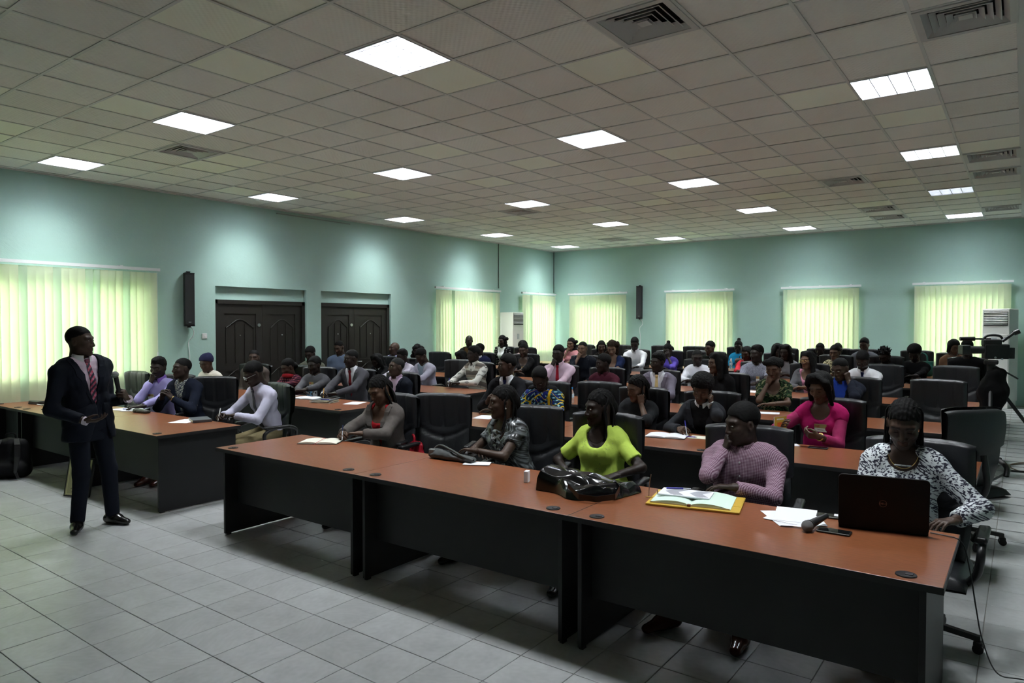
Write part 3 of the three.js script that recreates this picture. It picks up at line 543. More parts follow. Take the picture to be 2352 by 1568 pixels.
  const sleeves = (e, len) => ['R', 'L'].flatMap(n => { const a = arms[n]; const out = []; const t1 = Math.min(1, len), p1 = a.S.clone().lerp(a.E, t1), d1 = a.E.clone().sub(a.S).normalize();
    out.push(bone(a.S, len < 1 ? a.S.clone().lerp(a.E, Math.min(1, len + .2)) : a.E, .049 + e, .039 + e * (len < 1 ? 1.25 : 1), .03, len < 1 ? { cut: [...arr(p1), ...arr(d1)] } : {}));
    if (len > 1) { const t2 = len - 1, d2 = a.W.clone().sub(a.E).normalize(), p2 = a.E.clone().lerp(a.W, t2); out.push(bone(a.E, a.E.clone().lerp(a.W, Math.min(1.05, t2 + .1)), .039 + e, .03 + e, .025, { cut: [...arr(p2), ...arr(d2)] })); } return out; });
  const rel = p => { const v = p.clone().sub(C7); return [v.dot(X), v.dot(U), v.dot(F)]; };
  const C = { s, g, X, U, F, C7, HC, qh, hu, hf, up, arms, S, near, mid, hb, hc, torso, sleeves, neckCut, fold, rel, tl, legs, P };
  (s.wear || (() => {}))(C);
  // lower half
  const pants = s.pants || [.012, .012, .014], pm = cloth(pants, .9), e = .016, skirt = s.skirt;
  const pb = [bone(P.clone().add(V(-.085, .0, 0)), P.clone().add(V(.085, .0, 0)), .118, undefined, .05)];
  for (const n of ['R', 'L']) { const b = legs[n]; pb.push(bone(b.H, b.K, .086 + e * .3, .066, .05)); if (!skirt) pb.push(bone(b.K, b.A.clone().lerp(b.K, .02), .066, stand ? .058 : .054, .03, { cut: [...arr(b.A.clone().add(V(0, -.02, 0))), 0, -1, 0] })); }
  part(skirt ? 'skirt' : 'trousers', sdf(pb, near ? .013 : .024, near ? (x, y, z, d) => d + .004 * nz3(x * 20, y * 9, z * 20) : null).g, pm, g);
  for (const n of ['R', 'L']) { const b = legs[n], A = b.A.clone(); A.y = .05; const t = b.toe, heel = A.clone().addScaledVector(t, -.05), tip = A.clone().addScaledVector(t, .16); heel.y = .045; tip.y = .032;
    const r = sdf([bone(heel, A.clone().addScaledVector(t, .05), .044, .046, .02), bone(A.clone().addScaledVector(t, .04), tip, .046, .033, .03, { flat: [0, 1, 0, 1.25] }), bone(A.clone().add(V(0, .0, 0)), A.clone().add(V(0, s.pump ? .012 : .06, 0)), .043, .045, .02)], near ? .007 : .014, (x, y, z, d) => Math.max(d, .002 - y)); part('shoe', r.g, s.shoe || shoeMat, g); }
  const rec = { id, s, g, base, C }; PEOPLE[id] = rec; return rec;
}
const shoeMat = std(lin(.01, .009, .009), .22), shoeBrown = std(lin(.075, .022, .014), .2), shoeTan = std(lin(.055, .03, .018), .4);
// points on the front of a garment, in the chest's own axes
function front(C, fld, x, y, o = .5) { return (fld.chest || fld).hit(C.C7.clone().addScaledVector(C.X, x).addScaledVector(C.U, y).addScaledVector(C.F, o), C.F.clone().negate(), o + .3); }
function ribbon(pts, widths, thick, sideDir, outDir) {     // flat strip following points, with thickness
  const pos = [], idx = [], uv = []; let len = 0;
  pts.forEach((p, i) => { if (i) len += p.distanceTo(pts[i - 1]); const w = widths[i] / 2; for (const [a, b] of [[-w, 0], [w, 0], [w, thick], [-w, thick]]) { const q = p.clone().addScaledVector(sideDir, a).addScaledVector(outDir, b); pos.push(q.x, q.y, q.z); uv.push(a, -len); } });
  for (let i = 0; i + 1 < pts.length; i++) for (let q = 0; q < 4; q++) { const a = i * 4 + q, b = i * 4 + (q + 1) % 4, c = a + 4, d = b + 4; idx.push(a, c, b, b, c, d); }
  const n = (pts.length - 1) * 4; idx.push(0, 1, 2, 0, 2, 3, n, n + 2, n + 1, n, n + 3, n + 2);
  let g = new THREE.BufferGeometry(); g.setAttribute('position', new THREE.Float32BufferAttribute(pos, 3)); g.setAttribute('uv', new THREE.Float32BufferAttribute(uv, 2)); g.setIndex(idx); g = g.toNonIndexed(); g.computeVertexNormals(); return g;
}
function collarGeo(C, r = .064, open = .35, drop = .036, h = .04) {
  const pos = [], uv = [], idx = [], N = 28, c = C.C7.clone().addScaledVector(C.U, .032).addScaledVector(C.F, .016), ax = C.U.clone().addScaledVector(C.F, .32).normalize(), fw = C.F.clone().addScaledVector(ax, -C.F.dot(ax)).normalize();
  for (let i = 0; i <= N; i++) {
    const a = open + (Math.PI * 2 - 2 * open) * i / N, t = Math.min(a - open, Math.PI * 2 - open - a), dd = drop * Math.exp(-t * t * 7), dir = fw.clone().multiplyScalar(Math.cos(a)).addScaledVector(C.X, Math.sin(a));
    for (const [R, y] of [[r - .003, h * .5], [r + .004, h * .5], [r + .015 + dd * .25, -h * .45 - dd], [r + .008 + dd * .2, -h * .5 - dd]]) { const p = c.clone().addScaledVector(dir, R).addScaledVector(ax, y); pos.push(p.x, p.y, p.z); uv.push(a * r, y); }
  }
  for (let i = 0; i < N; i++) for (let q = 0; q < 4; q++) { const a = i * 4 + q, b = i * 4 + (q + 1) % 4; idx.push(a, b, a + 4, b, b + 4, a + 4); }
  idx.push(0, 2, 1, 0, 3, 2, N * 4, N * 4 + 1, N * 4 + 2, N * 4, N * 4 + 2, N * 4 + 3);
  let g = new THREE.BufferGeometry(); g.setAttribute('position', new THREE.Float32BufferAttribute(pos, 3)); g.setAttribute('uv', new THREE.Float32BufferAttribute(uv, 2)); g.setIndex(idx); g = g.toNonIndexed(); g.computeVertexNormals(); return g;
}
const noMat = new THREE.Matrix4();
const clothSide = m => { m.side = THREE.DoubleSide; return m; };
const W = {
  top(C, mat, { len = 1.97, neck = .062, low = 0, e = .012, name = 'shirt', hem = 0, bulk = 1, post } = {}) {
    const fld = sdf([...C.torso(e, bulk), ...C.sleeves(e * .8, len), ...C.neckCut(neck, low)], C.hc, (x, y, z, d) => { d = C.fold(x, y, z, d); return post ? post(x, y, z, d) : d; });
    part(name, fld.g, mat, C.g); fld.chest = sdf(C.torso(e, bulk), .014); return fld;
  },
  collar(C, mat, o = {}) { return part('collar', collarGeo(C, o.r ?? (C.s.f ? .06 : .069), o.open, o.drop), clothSide(mat), C.g); },
  tie(C, fld, mat, len = .4, off = 0) {
    const pts = [], w = []; for (let i = 0; i <= 14; i++) { const t = i / 14, y = -.02 - t * len, p = front(C, fld, off * t, y); if (!p) continue; pts.push(p.addScaledVector(C.F, .003)); w.push(i === 0 ? .042 : i === 1 ? .03 : .032 + .045 * t); }
    if (pts.length < 3) return; const tie = part('tie', ribbon(pts, w, .006, C.X, C.F), mat, C.g);
    const kn = rbox(.04, .036, .024, .009); kn.applyMatrix4(new THREE.Matrix4().makeBasis(C.X, C.U, C.F)); const p0 = pts[0].clone().addScaledVector(C.F, .006); kn.translate(p0.x, p0.y, p0.z); part('knot', kn, mat, tie);
  },
  buttons(C, fld, mat, n = 5, y0 = -.07, dy = .085) { for (let i = 0; i < n; i++) { const p = front(C, fld, 0, y0 - i * dy); if (!p) continue; const b = new THREE.CylinderGeometry(.0055, .0055, .003, 10); b.rotateX(Math.PI / 2); b.applyMatrix4(new THREE.Matrix4().makeBasis(C.X, C.U, C.F)); p.addScaledVector(C.F, .002); b.translate(p.x, p.y, p.z); part('button', b, mat, C.g); } },
  jacket(C, mat, { v = .36, wide = .085, e = .024, len = 1.93, name = 'jacket', lapel = .05, bulk = 1, open = 0 } = {}) {
    const fld = sdf([...C.torso(e, bulk), ...C.sleeves(e * .6, len), ...C.neckCut(C.s.f ? .064 : .07)], C.hc, (x, y, z, d) => {
      d = C.fold(x, y, z, d); const [cx, cy, cz] = C.rel(V(x, y, z)); if (cz > .0 && cy > -.7) { const w = wide * (1 + cy / v) + (cy < -v * .7 ? open * (-cy - v * .7) : 0), q = Math.min(w - Math.abs(cx), cz - .01); if (cy < .1) d = Math.max(d, q * .9); } return d; });
    part(name, fld.g, mat, C.g); fld.chest = sdf(C.torso(e, bulk), .014);
    if (lapel) for (const sx of [-1, 1]) {
      const pts = [], w = []; for (let i = 0; i <= 9; i++) { const t = i / 9, y = .015 - t * (v * .97), p = front(C, fld, sx * (wide * (1 - t * .97) + lapel * .55 * (1 - t * .75) + .004), y); if (p) { pts.push(p.addScaledVector(C.F, -.001)); w.push(lapel * (i === 0 ? .7 : i === 3 ? 1.25 : 1 - .72 * t)); } }
      if (pts.length > 3) part('lapel', ribbon(pts, w, .007, C.X, C.F), mat, C.g);
    }
    return fld;
  },
  badge(C, fld, mat, x = -.08, y = -.2, w = .085, h = .06, name = 'name_badge') {
    const p = front(C, fld, x, y); if (!p) return; const b = new THREE.BoxGeometry(w, h, .003); b.applyMatrix4(new THREE.Matrix4().makeBasis(C.X, C.U, C.F)); p.addScaledVector(C.F, .012); b.translate(p.x, p.y, p.z); part(name, b, mat, C.g);
  },
  cuff(C, side, mat, t = .96, r = .036) { const a = C.arms[side], d = a.W.clone().sub(a.E).normalize(), p = a.E.clone().lerp(a.W, t), q = p.clone().addScaledVector(d, .035); part('cuff', rod(arr3(p), arr3(q), r, r * .97, 14), mat, C.g); },
  watch(C, side, mat) { const a = C.arms[side], d = a.W.clone().sub(a.E).normalize(), g = new THREE.TorusGeometry(.031, .006, 6, 16); g.applyQuaternion(new THREE.Quaternion().setFromUnitVectors(V(0, 0, 1), d)); const p = a.E.clone().lerp(a.W, .95); g.translate(p.x, p.y, p.z); part('wristwatch', g, mat, C.g); },
  earring(C, mat, hoop) { for (const sx of [-1, 1]) { const g = hoop ? new THREE.TorusGeometry(.013, .0028, 6, 16) : new THREE.SphereGeometry(.008, 10, 8), m = part('earring', g, mat, C.g); m.position.copy(V(sx * .089, hoop ? -.054 : -.039, -.008).applyQuaternion(C.qh).add(C.HC)); m.quaternion.copy(C.qh); if (hoop) m.rotateY(1.2); } },
  glasses(C, mat) {
    const l = []; for (const sx of [-1, 1]) { const t = new THREE.TorusGeometry(.021, .0022, 6, 18); t.scale(1.1, .8, 1); t.translate(sx * .032, 0, .099); l.push(t, rod([sx * .055, .004, .097], [sx * .08, .004, .0], .002, .002, 5)); } l.push(rod([-.01, .004, .1], [.01, .004, .1], .002, .002, 5));
    const m = part('glasses', l, mat, C.g); m.scale.setScalar(HS); m.position.copy(C.HC); m.quaternion.copy(C.qh);
  },
  necklace(C, mat, fld, drop = .1) { const pts = []; for (let i = 0; i <= 16; i++) { const a = (i / 16 - .5) * 2.6, x = Math.sin(a) * .075, y = .03 - drop * Math.cos(a * .9), p = C.C7.clone().addScaledVector(C.X, x).addScaledVector(C.U, y).addScaledVector(C.F, .075 + .03 * Math.cos(a)); pts.push(p); } part('necklace', tube(pts, .0022, 40, 5), mat, C.g); },
};
const arr3 = v => [v.x, v.y, v.z];
// ---------------------------------------------------------------- desks
const deskW = 1.75, deskD = .87, deskH = .75;
function makeDesk(w, label, p, group) {
  const g = thing('desk', label, 'desk', p, 0, group);   // origin: floor, at the right end of the front edge
  const t = part('tabletop', rbox(w - .003, .025, deskD, .003, -w / 2, deskH - .0125, -deskD / 2), M.wood, g); { const u = t.geometry.attributes.uv, q = t.geometry.attributes.position, n = t.geometry.attributes.normal; for (let i = 0; i < u.count; i++) u.setXY(i, q.getX(i) + p[0] * .7, q.getZ(i) + p[2] * .4 + n.getY(i) * .01); }
  part('edge_band', [box(-w + .001, deskH - .03, -.004, -.001, deskH - .001, .0015), box(-w - .0012, deskH - .03, -deskD, -w + .003, deskH - .001, .001), box(-.003, deskH - .03, -deskD, .0012, deskH - .001, .001), box(-w + .002, deskH - .03, -deskD - .001, -.002, deskH - .001, -deskD + .004)], M.edge, g);
  for (const x of [-w + .05, -.075]) { const s = part('side_panel', rbox(.025, deskH - .04, deskD - .07, .002, x, (deskH - .04) / 2 + .014, -deskD / 2 - .01), M.black, g); part('foot', [box(x - .012, 0, -.1, x + .012, .014, -.06), box(x - .012, 0, -deskD + .06, x + .012, .014, -deskD + .1)], M.plastic, s); }
  part('modesty_panel', rbox(w - .15, .46, .018, .002, -w / 2 - .012, deskH - .03 - .23, -.17), M.black, g);
  for (const x of [-w + .14, -.14]) { const r = part('grommet', (() => { const a = new THREE.CylinderGeometry(.04, .042, .006, 24); a.translate(x, deskH + .002, -.075); return a; })(), M.plastic, g); part('grommet_cap', rbox(.03, .005, .022, .002, x + .012, deskH + .006, -.075), M.plastic, r); }
  return g;
}
const ROWS = [[-3.2, .75], [-5.45], [-7.63], [-9.7], [-11.76], [-13.45]].map(r => r[0]);
const rowName = ['front row', 'second row', 'third row', 'fourth row', 'fifth row', 'sixth row'];
const deskBack = r => ROWS[r] - deskD;
const place3 = ['at the aisle end on the right', 'in the middle', 'at the left end by the gangway'];
ROWS.forEach((z, r) => {
  const n = r < 4 ? 3 : 4;
  for (let k = 0; k < n; k++) makeDesk(deskW, `red-brown topped desk, ${rowName[r]}, right block, ` + (n === 3 ? place3[k] : ['at the aisle end on the right', 'second from the right', 'third from the right', 'at the far left'][k]), [-.24 - k * (deskW + .002), floorY(z), z]);
  const x0 = [-6.5, -6.6, -6.62, -6.85, -7.6, -7.7][r], list = [[deskW], [deskW], [1.75, 1.3, 1.0, 1.05, 0, 0]], ws = r === 0 ? [1.75, 1.75, .9] : r < 3 ? [1.75, 1.75] : r === 3 ? [1.75, 1.7] : [1.6, 1.6];
  let x = x0; ws.forEach((w, k) => { makeDesk(w, `red-brown topped desk, ${rowName[r]}, left block, ` + ['at the gangway end', 'second from the gangway', 'narrow one against the left wall'][k], [x, floorY(z), z]); x -= w + .002; });
});

// ---------------------------------------------------------------- chairs
function cushion(w, hgt, fn, nu = 26, nv = 30) {        // closed pad: front surface fn(u, v) -> depth, flat-ish back
  const pos = [], uv = [], idx = [];
  const put = (u, v, front) => { const p = fn(u, v, front); pos.push(p[0], p[1], p[2]); uv.push(u * w, v * hgt); };
  for (const front of [1, 0]) { const o = pos.length / 3; for (let j = 0; j <= nv; j++) for (let i = 0; i <= nu; i++) put(i / nu, j / nv, front); for (let j = 0; j < nv; j++) for (let i = 0; i < nu; i++) { const a = o + j * (nu + 1) + i, b = a + 1, c = a + nu + 1, d = c + 1; if (front) idx.push(a, b, d, a, d, c); else idx.push(a, d, b, a, c, d); } }
  const g = new THREE.BufferGeometry(); g.setAttribute('position', new THREE.Float32BufferAttribute(pos, 3)); g.setAttribute('uv', new THREE.Float32BufferAttribute(uv, 2)); g.setIndex(idx); g.computeVertexNormals(); return g;
}
const sstep = (a, b, x) => { const t = Math.max(0, Math.min(1, (x - a) / (b - a))); return t * t * (3 - 2 * t); };
// backrest: y from .44 to 1.13; lower lumbar part and, above a curved seam, a thick pleated head pad that rolls over the top
const backGeo = cushion(.54, .7, (u, v, front) => {
  const s = u * 2 - 1, edge = Math.pow(1 - Math.pow(Math.abs(s), 6), .5), W2 = .27 * (.9 + .1 * sstep(0, .4, v)) , y0 = .45 + v * .6, seam = .6 - .16 * Math.pow(1 - s * s, 1.5), lowb = .035 * Math.sin(Math.PI * Math.min(1, v / .6)) * (1 - .5 * s * s);
  const pl = Math.min(...[-.5, 0, .5].map(c => Math.abs(s - c))), groove = v < seam ? -.012 * Math.exp(-pl * pl * 900) : 0, crease = -.02 * Math.exp(-Math.pow((v - seam) / .03, 2));
  const z = front ? .035 + lowb * .6 + groove + crease : -.03, rim = edge * Math.sqrt(Math.max(0, Math.sin(Math.PI * Math.min(1, Math.max(0, v)))) * .2 + .8 * sstep(0, .06, v));
  return [s * W2 * .985, y0, (front ? z * rim : z) - .1 - .16 * v + .1 * v * v + .05 * s * s];
});
const padGeo = cushion(.56, .3, (u, v, front) => {
  const s = u * 2 - 1, a = (v - .0) * Math.PI * 1.02, edge = Math.pow(Math.max(0, 1 - Math.pow(Math.abs(s), 8)), .5), pl = Math.min(...[-.52, 0, .52].map(c => Math.abs(s - c))), g = .013 * Math.exp(-pl * pl * 900);
  const seam = .8 - .07 * (1 - s * s), yb = .45 + .6 * .6 - .1 * Math.pow(1 - s * s, 1.5), t = v, h = 1.13 - yb, bul = Math.pow(Math.sin(Math.PI * (.06 + .86 * t)), .6) * .052;
  const y = front ? yb + h * Math.sin(Math.min(1, t) * Math.PI / 2) : yb + (h - .02) * Math.sin(t * Math.PI / 2), vv = (y - .45) / .6, zc = -.1 - .16 * vv + .1 * vv * vv + .05 * s * s;
  const top = sstep(.8, 1, t), z = front ? (bul - g) * edge - .03 * top : -.045 + .02 * top - .02 * Math.sin(Math.PI * t);
  return [s * .278, y - .02 * Math.pow(Math.abs(s), 5) * t, z + zc];
}, 30, 18);
const seatGeo = cushion(.52, .5, (u, v, front) => { const s = u * 2 - 1, q = v * 2 - 1, e = Math.pow(Math.max(0, (1 - Math.pow(Math.abs(s), 6)) * (1 - Math.pow(Math.abs(q), 6))), .35); return [s * .27, front ? .405 + .075 * e - .012 * Math.exp(-s * s * 4) + .015 * q * (q > 0 ? -q : q) : .4 - .03 * e, -.24 + v * .5]; }, 20, 20);
{ const p = seatGeo.index.array; for (let i = 0; i < p.length; i += 3) { const t = p[i + 1]; p[i + 1] = p[i + 2]; p[i + 2] = t; } seatGeo.computeVertexNormals(); }
const armGeo = sx => { const g = tube([[sx * .27, .41, .12], [sx * .315, .5, .2], [sx * .33, .61, .22], [sx * .33, .665, .1], [sx * .32, .665, -.08], [sx * .3, .62, -.17], [sx * .27, .56, -.19]], .021, 30, 8); const pad = rbox(.058, .035, .3, .015, sx * .328, .672, .07); return [g, pad]; };
const legBase = (() => { const g = [], a = new THREE.BoxGeometry(.045, .03, .3); const p = a.attributes.position; for (let i = 0; i < p.count; i++) { const t = (p.getZ(i) + .15) / .3; p.setX(i, p.getX(i) * (1 - .35 * t)); p.setY(i, p.getY(i) + .115 - .035 * t); } a.computeVertexNormals(); a.translate(0, 0, .17); g.push(a); return g; })();
const casterGeo = [(() => { const c = new THREE.CylinderGeometry(.027, .027, .018, 14); c.rotateZ(Math.PI / 2); c.translate(-.016, .027, .31); return c; })(), (() => { const c = new THREE.CylinderGeometry(.027, .027, .018, 14); c.rotateZ(Math.PI / 2); c.translate(.016, .027, .31); return c; })(), rbox(.05, .028, .046, .01, 0, .052, .31)];
function makeChair(leather) {
  const g = thing('office_chair', 'chair', 'office chair', [0, 0, 0]);
  part('backrest', backGeo, leather, g); part('head_pad', padGeo, leather, g); part('seat', seatGeo, leather, g);
  for (const sx of [-1, 1]) part('armrest', armGeo(sx), M.plastic, g);
  part('column', [rod([0, .1, 0], [0, .39, 0], .03, .024, 12), box(-.12, .37, -.12, .12, .395, .12)], M.plastic, g);
  part('back_shell', [tube([[0, .38, -.05], [0, .39, -.2], [0, .5, -.27], [0, .75, -.24]], .025, 14, 8)], M.plastic, g);
  const bl = merge(legBase), cg = merge(casterGeo);
  for (let k = 0; k < 5; k++) { const l = part('base_leg', bl, M.plastic, g); l.rotation.y = k * Math.PI * .4 + .3; part('caster', cg, M.plastic, l); }
  return g;
}
const chairProto = {}; let firstUse = {};
function chair(x, z, turn, label, kind = 'leather', y) {
  y ??= floorY(z); chairProto[kind] ||= makeChair(M[kind]);
  if (!firstUse[kind]) { firstUse[kind] = 1; const c = chairProto[kind]; c.position.set(x, y, z); c.rotation.y = turn; c.userData.label = label; return c; }
  return copyOf(chairProto[kind], [x, y, z], turn, label);
}
// ---------------------------------------------------------------- cloth patterns
const rep = (t, a, b = a) => { t.repeat.set(1 / a, 1 / b); return t; };
const gingham = rep(pix(32, 32, (u, v) => { const a = u < .5 ? 1 : 0, b = v < .5 ? 1 : 0, k = a + b; return k === 2 ? [.36, .22, .3] : k === 1 ? [.53, .42, .49] : [.71, .63, .68]; }), .0095);
const check = rep(pix(64, 64, (u, v) => { const p = (u + v) % 1, q = (u - v + 1) % 1, a = p < .5, b = q < .5; return a && b ? [.72, .25, .36] : a !== b ? (a ? [.13, .12, .2] : [.72, .42, .5]) : [.16, .13, .24]; }), .05);
const printBW = rep(pix(256, 256, (u, v) => { const n = wrapN(u, v, 22) + .7 * wrapN(u, v * 1, 46, 4); return n > .16 ? [.2, .2, .25] : n > .05 ? [.48, .48, .54] : [.84, .86, .87]; }), .3);
const satin = rep(pix(256, 256, (u, v) => { const n = Math.sin((u * 3 + wrapN(u, v, 5) * 1.6) * 6.28 * 2) * .5 + .5, m = wrapN(u, v, 9, 3); const k = .2 + .28 * n * n + .3 * m; return [k * .95, k, k * 1.03]; }), .3);
const ankara = rep(pix(256, 256, (u, v) => { const r = Math.hypot(u - .5, v - .5), a = Math.sin(r * 70), st = Math.sin(u * 60) > 0; if (Math.abs(wrapN(u, v, 4)) < .035 || (u > .4 && u < .47)) return [.74, .6, .1]; if (wrapN(u, v, 6, 8) > .16) return [.1, .14, .42]; return a > .2 ? (st ? [.5, .66, .68] : [.1, .32, .42]) : [.05, .13, .22]; }), .42);
const camo = rep(pix(256, 256, (u, v) => { const n = wrapN(u, v, 10), m = wrapN(u, v, 14, 7); return n > .2 ? [.42, .42, .3] : m > .15 ? [.07, .09, .06] : n < -.15 ? [.14, .24, .14] : [.12, .19, .11]; }), .32);
const beigeCamo = rep(pix(128, 128, (u, v) => { const n = wrapN(u, v, 12); return n > .1 ? [.72, .68, .55] : n < -.15 ? [.3, .28, .2] : [.52, .5, .4]; }), .3);
const vest = rep(pix(128, 256, (u, v) => { const b = Math.floor(v * 8) % 4, s = Math.sin(u * 50) > .4; return b === 0 ? [.40, .38, .35] : b === 1 ? [.75, .74, .69] : b === 2 ? (s ? [.5, .45, .42] : [.62, .58, .52]) : [.36, .34, .32]; }), .12, .3);
const argyle = rep(pix(128, 128, (u, v) => { const d = Math.abs(u - .5) + Math.abs(v - .5); return d < .3 ? [.56, .56, .54] : [.78, .78, .75]; }), .09);
const speck = rep(pix(128, 128, (u, v) => { const n = wrapN(u, v, 30) + .5 * wrapN(u, v, 60, 2); const k = .52 + .22 * n; return [k * .96, k * .98, k * 1.08]; }), .25);
const stripes = rep(pix(64, 64, (u) => { const k = (u * 8 % 1) < .3 ? .58 : .8; return [k, k * .97, k * 1.04]; }), .09);
const floral = rep(pix(128, 128, (u, v) => { const n = wrapN(u, v, 14); return n > .12 ? [.75, .76, .72] : n < -.18 ? [.2, .22, .3] : [.4, .42, .45]; }), .16);
const plaid = rep(pix(64, 64, (u, v) => { const a = (u * 4 % 1) < .35, b = (v * 4 % 1) < .35; return a && b ? [.55, .3, .3] : a || b ? [.3, .14, .2] : [.16, .08, .12]; }), .16);
const pinstripe = rep(pix(64, 64, (u) => { const k = (u * 6 % 1) < .4; return k ? [.70, .55, .68] : [.83, .76, .84]; }), .06);
const dots = rep(pix(128, 128, (u, v) => { const a = (u * 4) % 1 - .5, b = (v * 4) % 1 - .5; return Math.hypot(a, b) < .16 ? [.7, .7, .7] : [.05, .05, .06]; }), .22);
const tieStripe = rep(pix(64, 64, (u, v) => { const k = ((u + v) * 3 % 1) < .5; return k ? [.06, .06, .1] : [.35, .36, .42]; }), .05);
const yellowTie = rep(pix(64, 64, (u, v) => { const k = ((u + v) * 3 % 1) < .4; return k ? [.85, .78, .6] : [.7, .58, .3]; }), .05);
const badgeTex = canvasTex(128, 88, (c, w, h) => { c.fillStyle = '#e9e9e4'; c.fillRect(0, 0, w, h); c.fillStyle = '#a8995f'; c.fillRect(0, 0, w, h * .52); c.fillStyle = '#b03030'; c.font = 'bold 40px sans-serif'; c.textBaseline = 'middle'; c.fillText('NE', 8, h * .28); c.fillStyle = '#333'; c.fillRect(w * .25, h * .72, w * .5, 4); });
const badgeMat = std(0xffffff, .6, { map: badgeTex });
const whiteC = cloth([.62, .63, .68]), whiteBright = cloth([.72, .73, .76]), navy = cloth([.0085, .0105, .017]), black = cloth([.0085, .0085, .0095]), pearl = std(lin(.7, .68, .62), .2);

// outfits
const suit = (jc, sc, tc, o = {}) => C => { const sh = W.top(C, sc, { len: 1.0, e: .013, name: 'shirt', bulk: .97 }); W.jacket(C, jc, o); W.collar(C, sc); if (tc) W.tie(C, sh, tc, (o.v ?? .36) + .04); if (o.pin) { const f = sh; } if (o.badge) W.badge(C, sh, badgeMat, .05, -.3, .1, .07); };
const shirt = (m, o = {}) => C => { const f = W.top(C, m, { len: o.len ?? 1.95, e: o.e ?? .014, name: 'shirt', neck: .06 }); W.collar(C, o.collar || m); if (o.tie) W.tie(C, f, o.tie, o.tieLen ?? .42); if (o.buttons) W.buttons(C, f, o.buttons); if (o.badge) W.badge(C, f, badgeMat, ...o.badge); return f; };
const tee = (m, o = {}) => C => { const f = W.top(C, m, { len: o.len ?? .62, e: o.e ?? .013, name: o.name || 't_shirt', neck: o.neck ?? .062, low: o.low ?? 0 }); if (o.badge) W.badge(C, f, badgeMat, ...o.badge); if (o.then) o.then(C, f); return f; };
const openJacket = (jm, inner, o = {}) => C => { const f = W.top(C, inner, { len: .9, e: .012, name: o.inner || 'top', neck: .06, low: o.low ?? .05 }); W.jacket(C, jm, { v: o.v ?? .5, wide: o.wide ?? .1, open: .3, e: .022, name: o.name || 'jacket', lapel: o.lapel ?? .045, len: o.len ?? 1.9 }); if (o.collar) W.collar(C, o.collar); if (o.badge) W.badge(C, f, badgeMat, ...o.badge); };

// pens, held in a writing hand
function penIn(rec, side, mats, label) {
  const a = rec.C.arms[side], m = a.m, p = V(0, .1, .045).applyMatrix4(m).add(a.W), tipL = p.clone().add(V(a.sx * -.012, 0, .03)); tipL.y = .757;
  const up = V(a.sx * .03, .13, -.045).normalize(), top = tipL.clone().addScaledVector(up, .145), g = thing('pen', label, 'pen', arr3(rec.g.position), rec.g.rotation.y);
  part('barrel', rod(arr3(tipL.clone().addScaledVector(up, .012)), arr3(top), .0042, .0042, 8), mats[0], g); part('tip', rod(arr3(tipL), arr3(tipL.clone().addScaledVector(up, .014)), .001, .004, 8), M.metal, g); part('cap', rod(arr3(tipL.clone().addScaledVector(up, .095)), arr3(top.clone().addScaledVector(up, .004)), .0052, .005, 8), mats[1], g);
}
const blueInk = std(lin(.03, .03, .35), .35), clearPen = std(lin(.6, .62, .68), .3), orangePen = std(lin(.75, .4, .06), .4), blackPen = std(lin(.02, .02, .03), .3);
const chairFor = {};
function sit(id, s) { s.D ??= .595 * -s.x + .804 * -s.z; if (s.row !== undefined) s.desk = deskBack(s.row); const r = person(id, s); if (s.chair !== false) { const t = (s.face || 0) + (s.cturn || 0), o = V(0, 0, s.coff ?? .05).applyAxisAngle(V(0, 1, 0), t); chair(r.base[0] + o.x + (s.cx || 0), r.base[2] + o.z + (s.cz || 0), t, ('black office chair of the ' + s.who).split(',')[0].replace(' by the back wall', '').replace(' against the back wall between two windows', ' by the back wall').replace('bowed dark head of a ', 'bowed ').replace('lower bowed head of a ', 'lower bowed ').replace(' in front of the third window', '').replace(' at the right end of the last row', ''), s.green ? 'leatherGreen' : 'leather'); } return r; }
// ---------------------------------------------------------------- the audience (x, z: where the head is; top: height of the crown above the hall floor there)
const front1 = {};
// front row, right block
front1.P1 = sit('P1', { x: -4.89, z: -4.45, top: 1.31, row: 0, f: 1, face: 0.15, lean: .2, hy: -0.2, hp: .42, hr: .05, hair: 'braids', tone: 'warm', shut: 1, R: 'write', L: 'fold', reach: .5, pump: 1, skirt: 1, pants: [.02, .019, .02], feet: { R: [-.05, .62, -.3], L: [.1, .5, .1] }, who: 'woman in the grey blazer',
  label: 'woman in a grey-brown blazer over a red top, long braids, writing in a notebook', wear: C => { W.top(C, cloth([.33, .012, .018]), { len: .8, e: .012, name: 'red_top', neck: .06, low: .055 }); W.jacket(C, cloth([.105, .092, .086], .8), { v: .4, wide: .088, e: .023, len: 1.88, name: 'blazer', lapel: .06 }); W.earring(C, M.gold, 1); } });
penIn(front1.P1, 'R', [clearPen, std(lin(.02, .025, .07), .3)], 'clear ballpoint pen with dark cap held by the woman in the grey blazer');
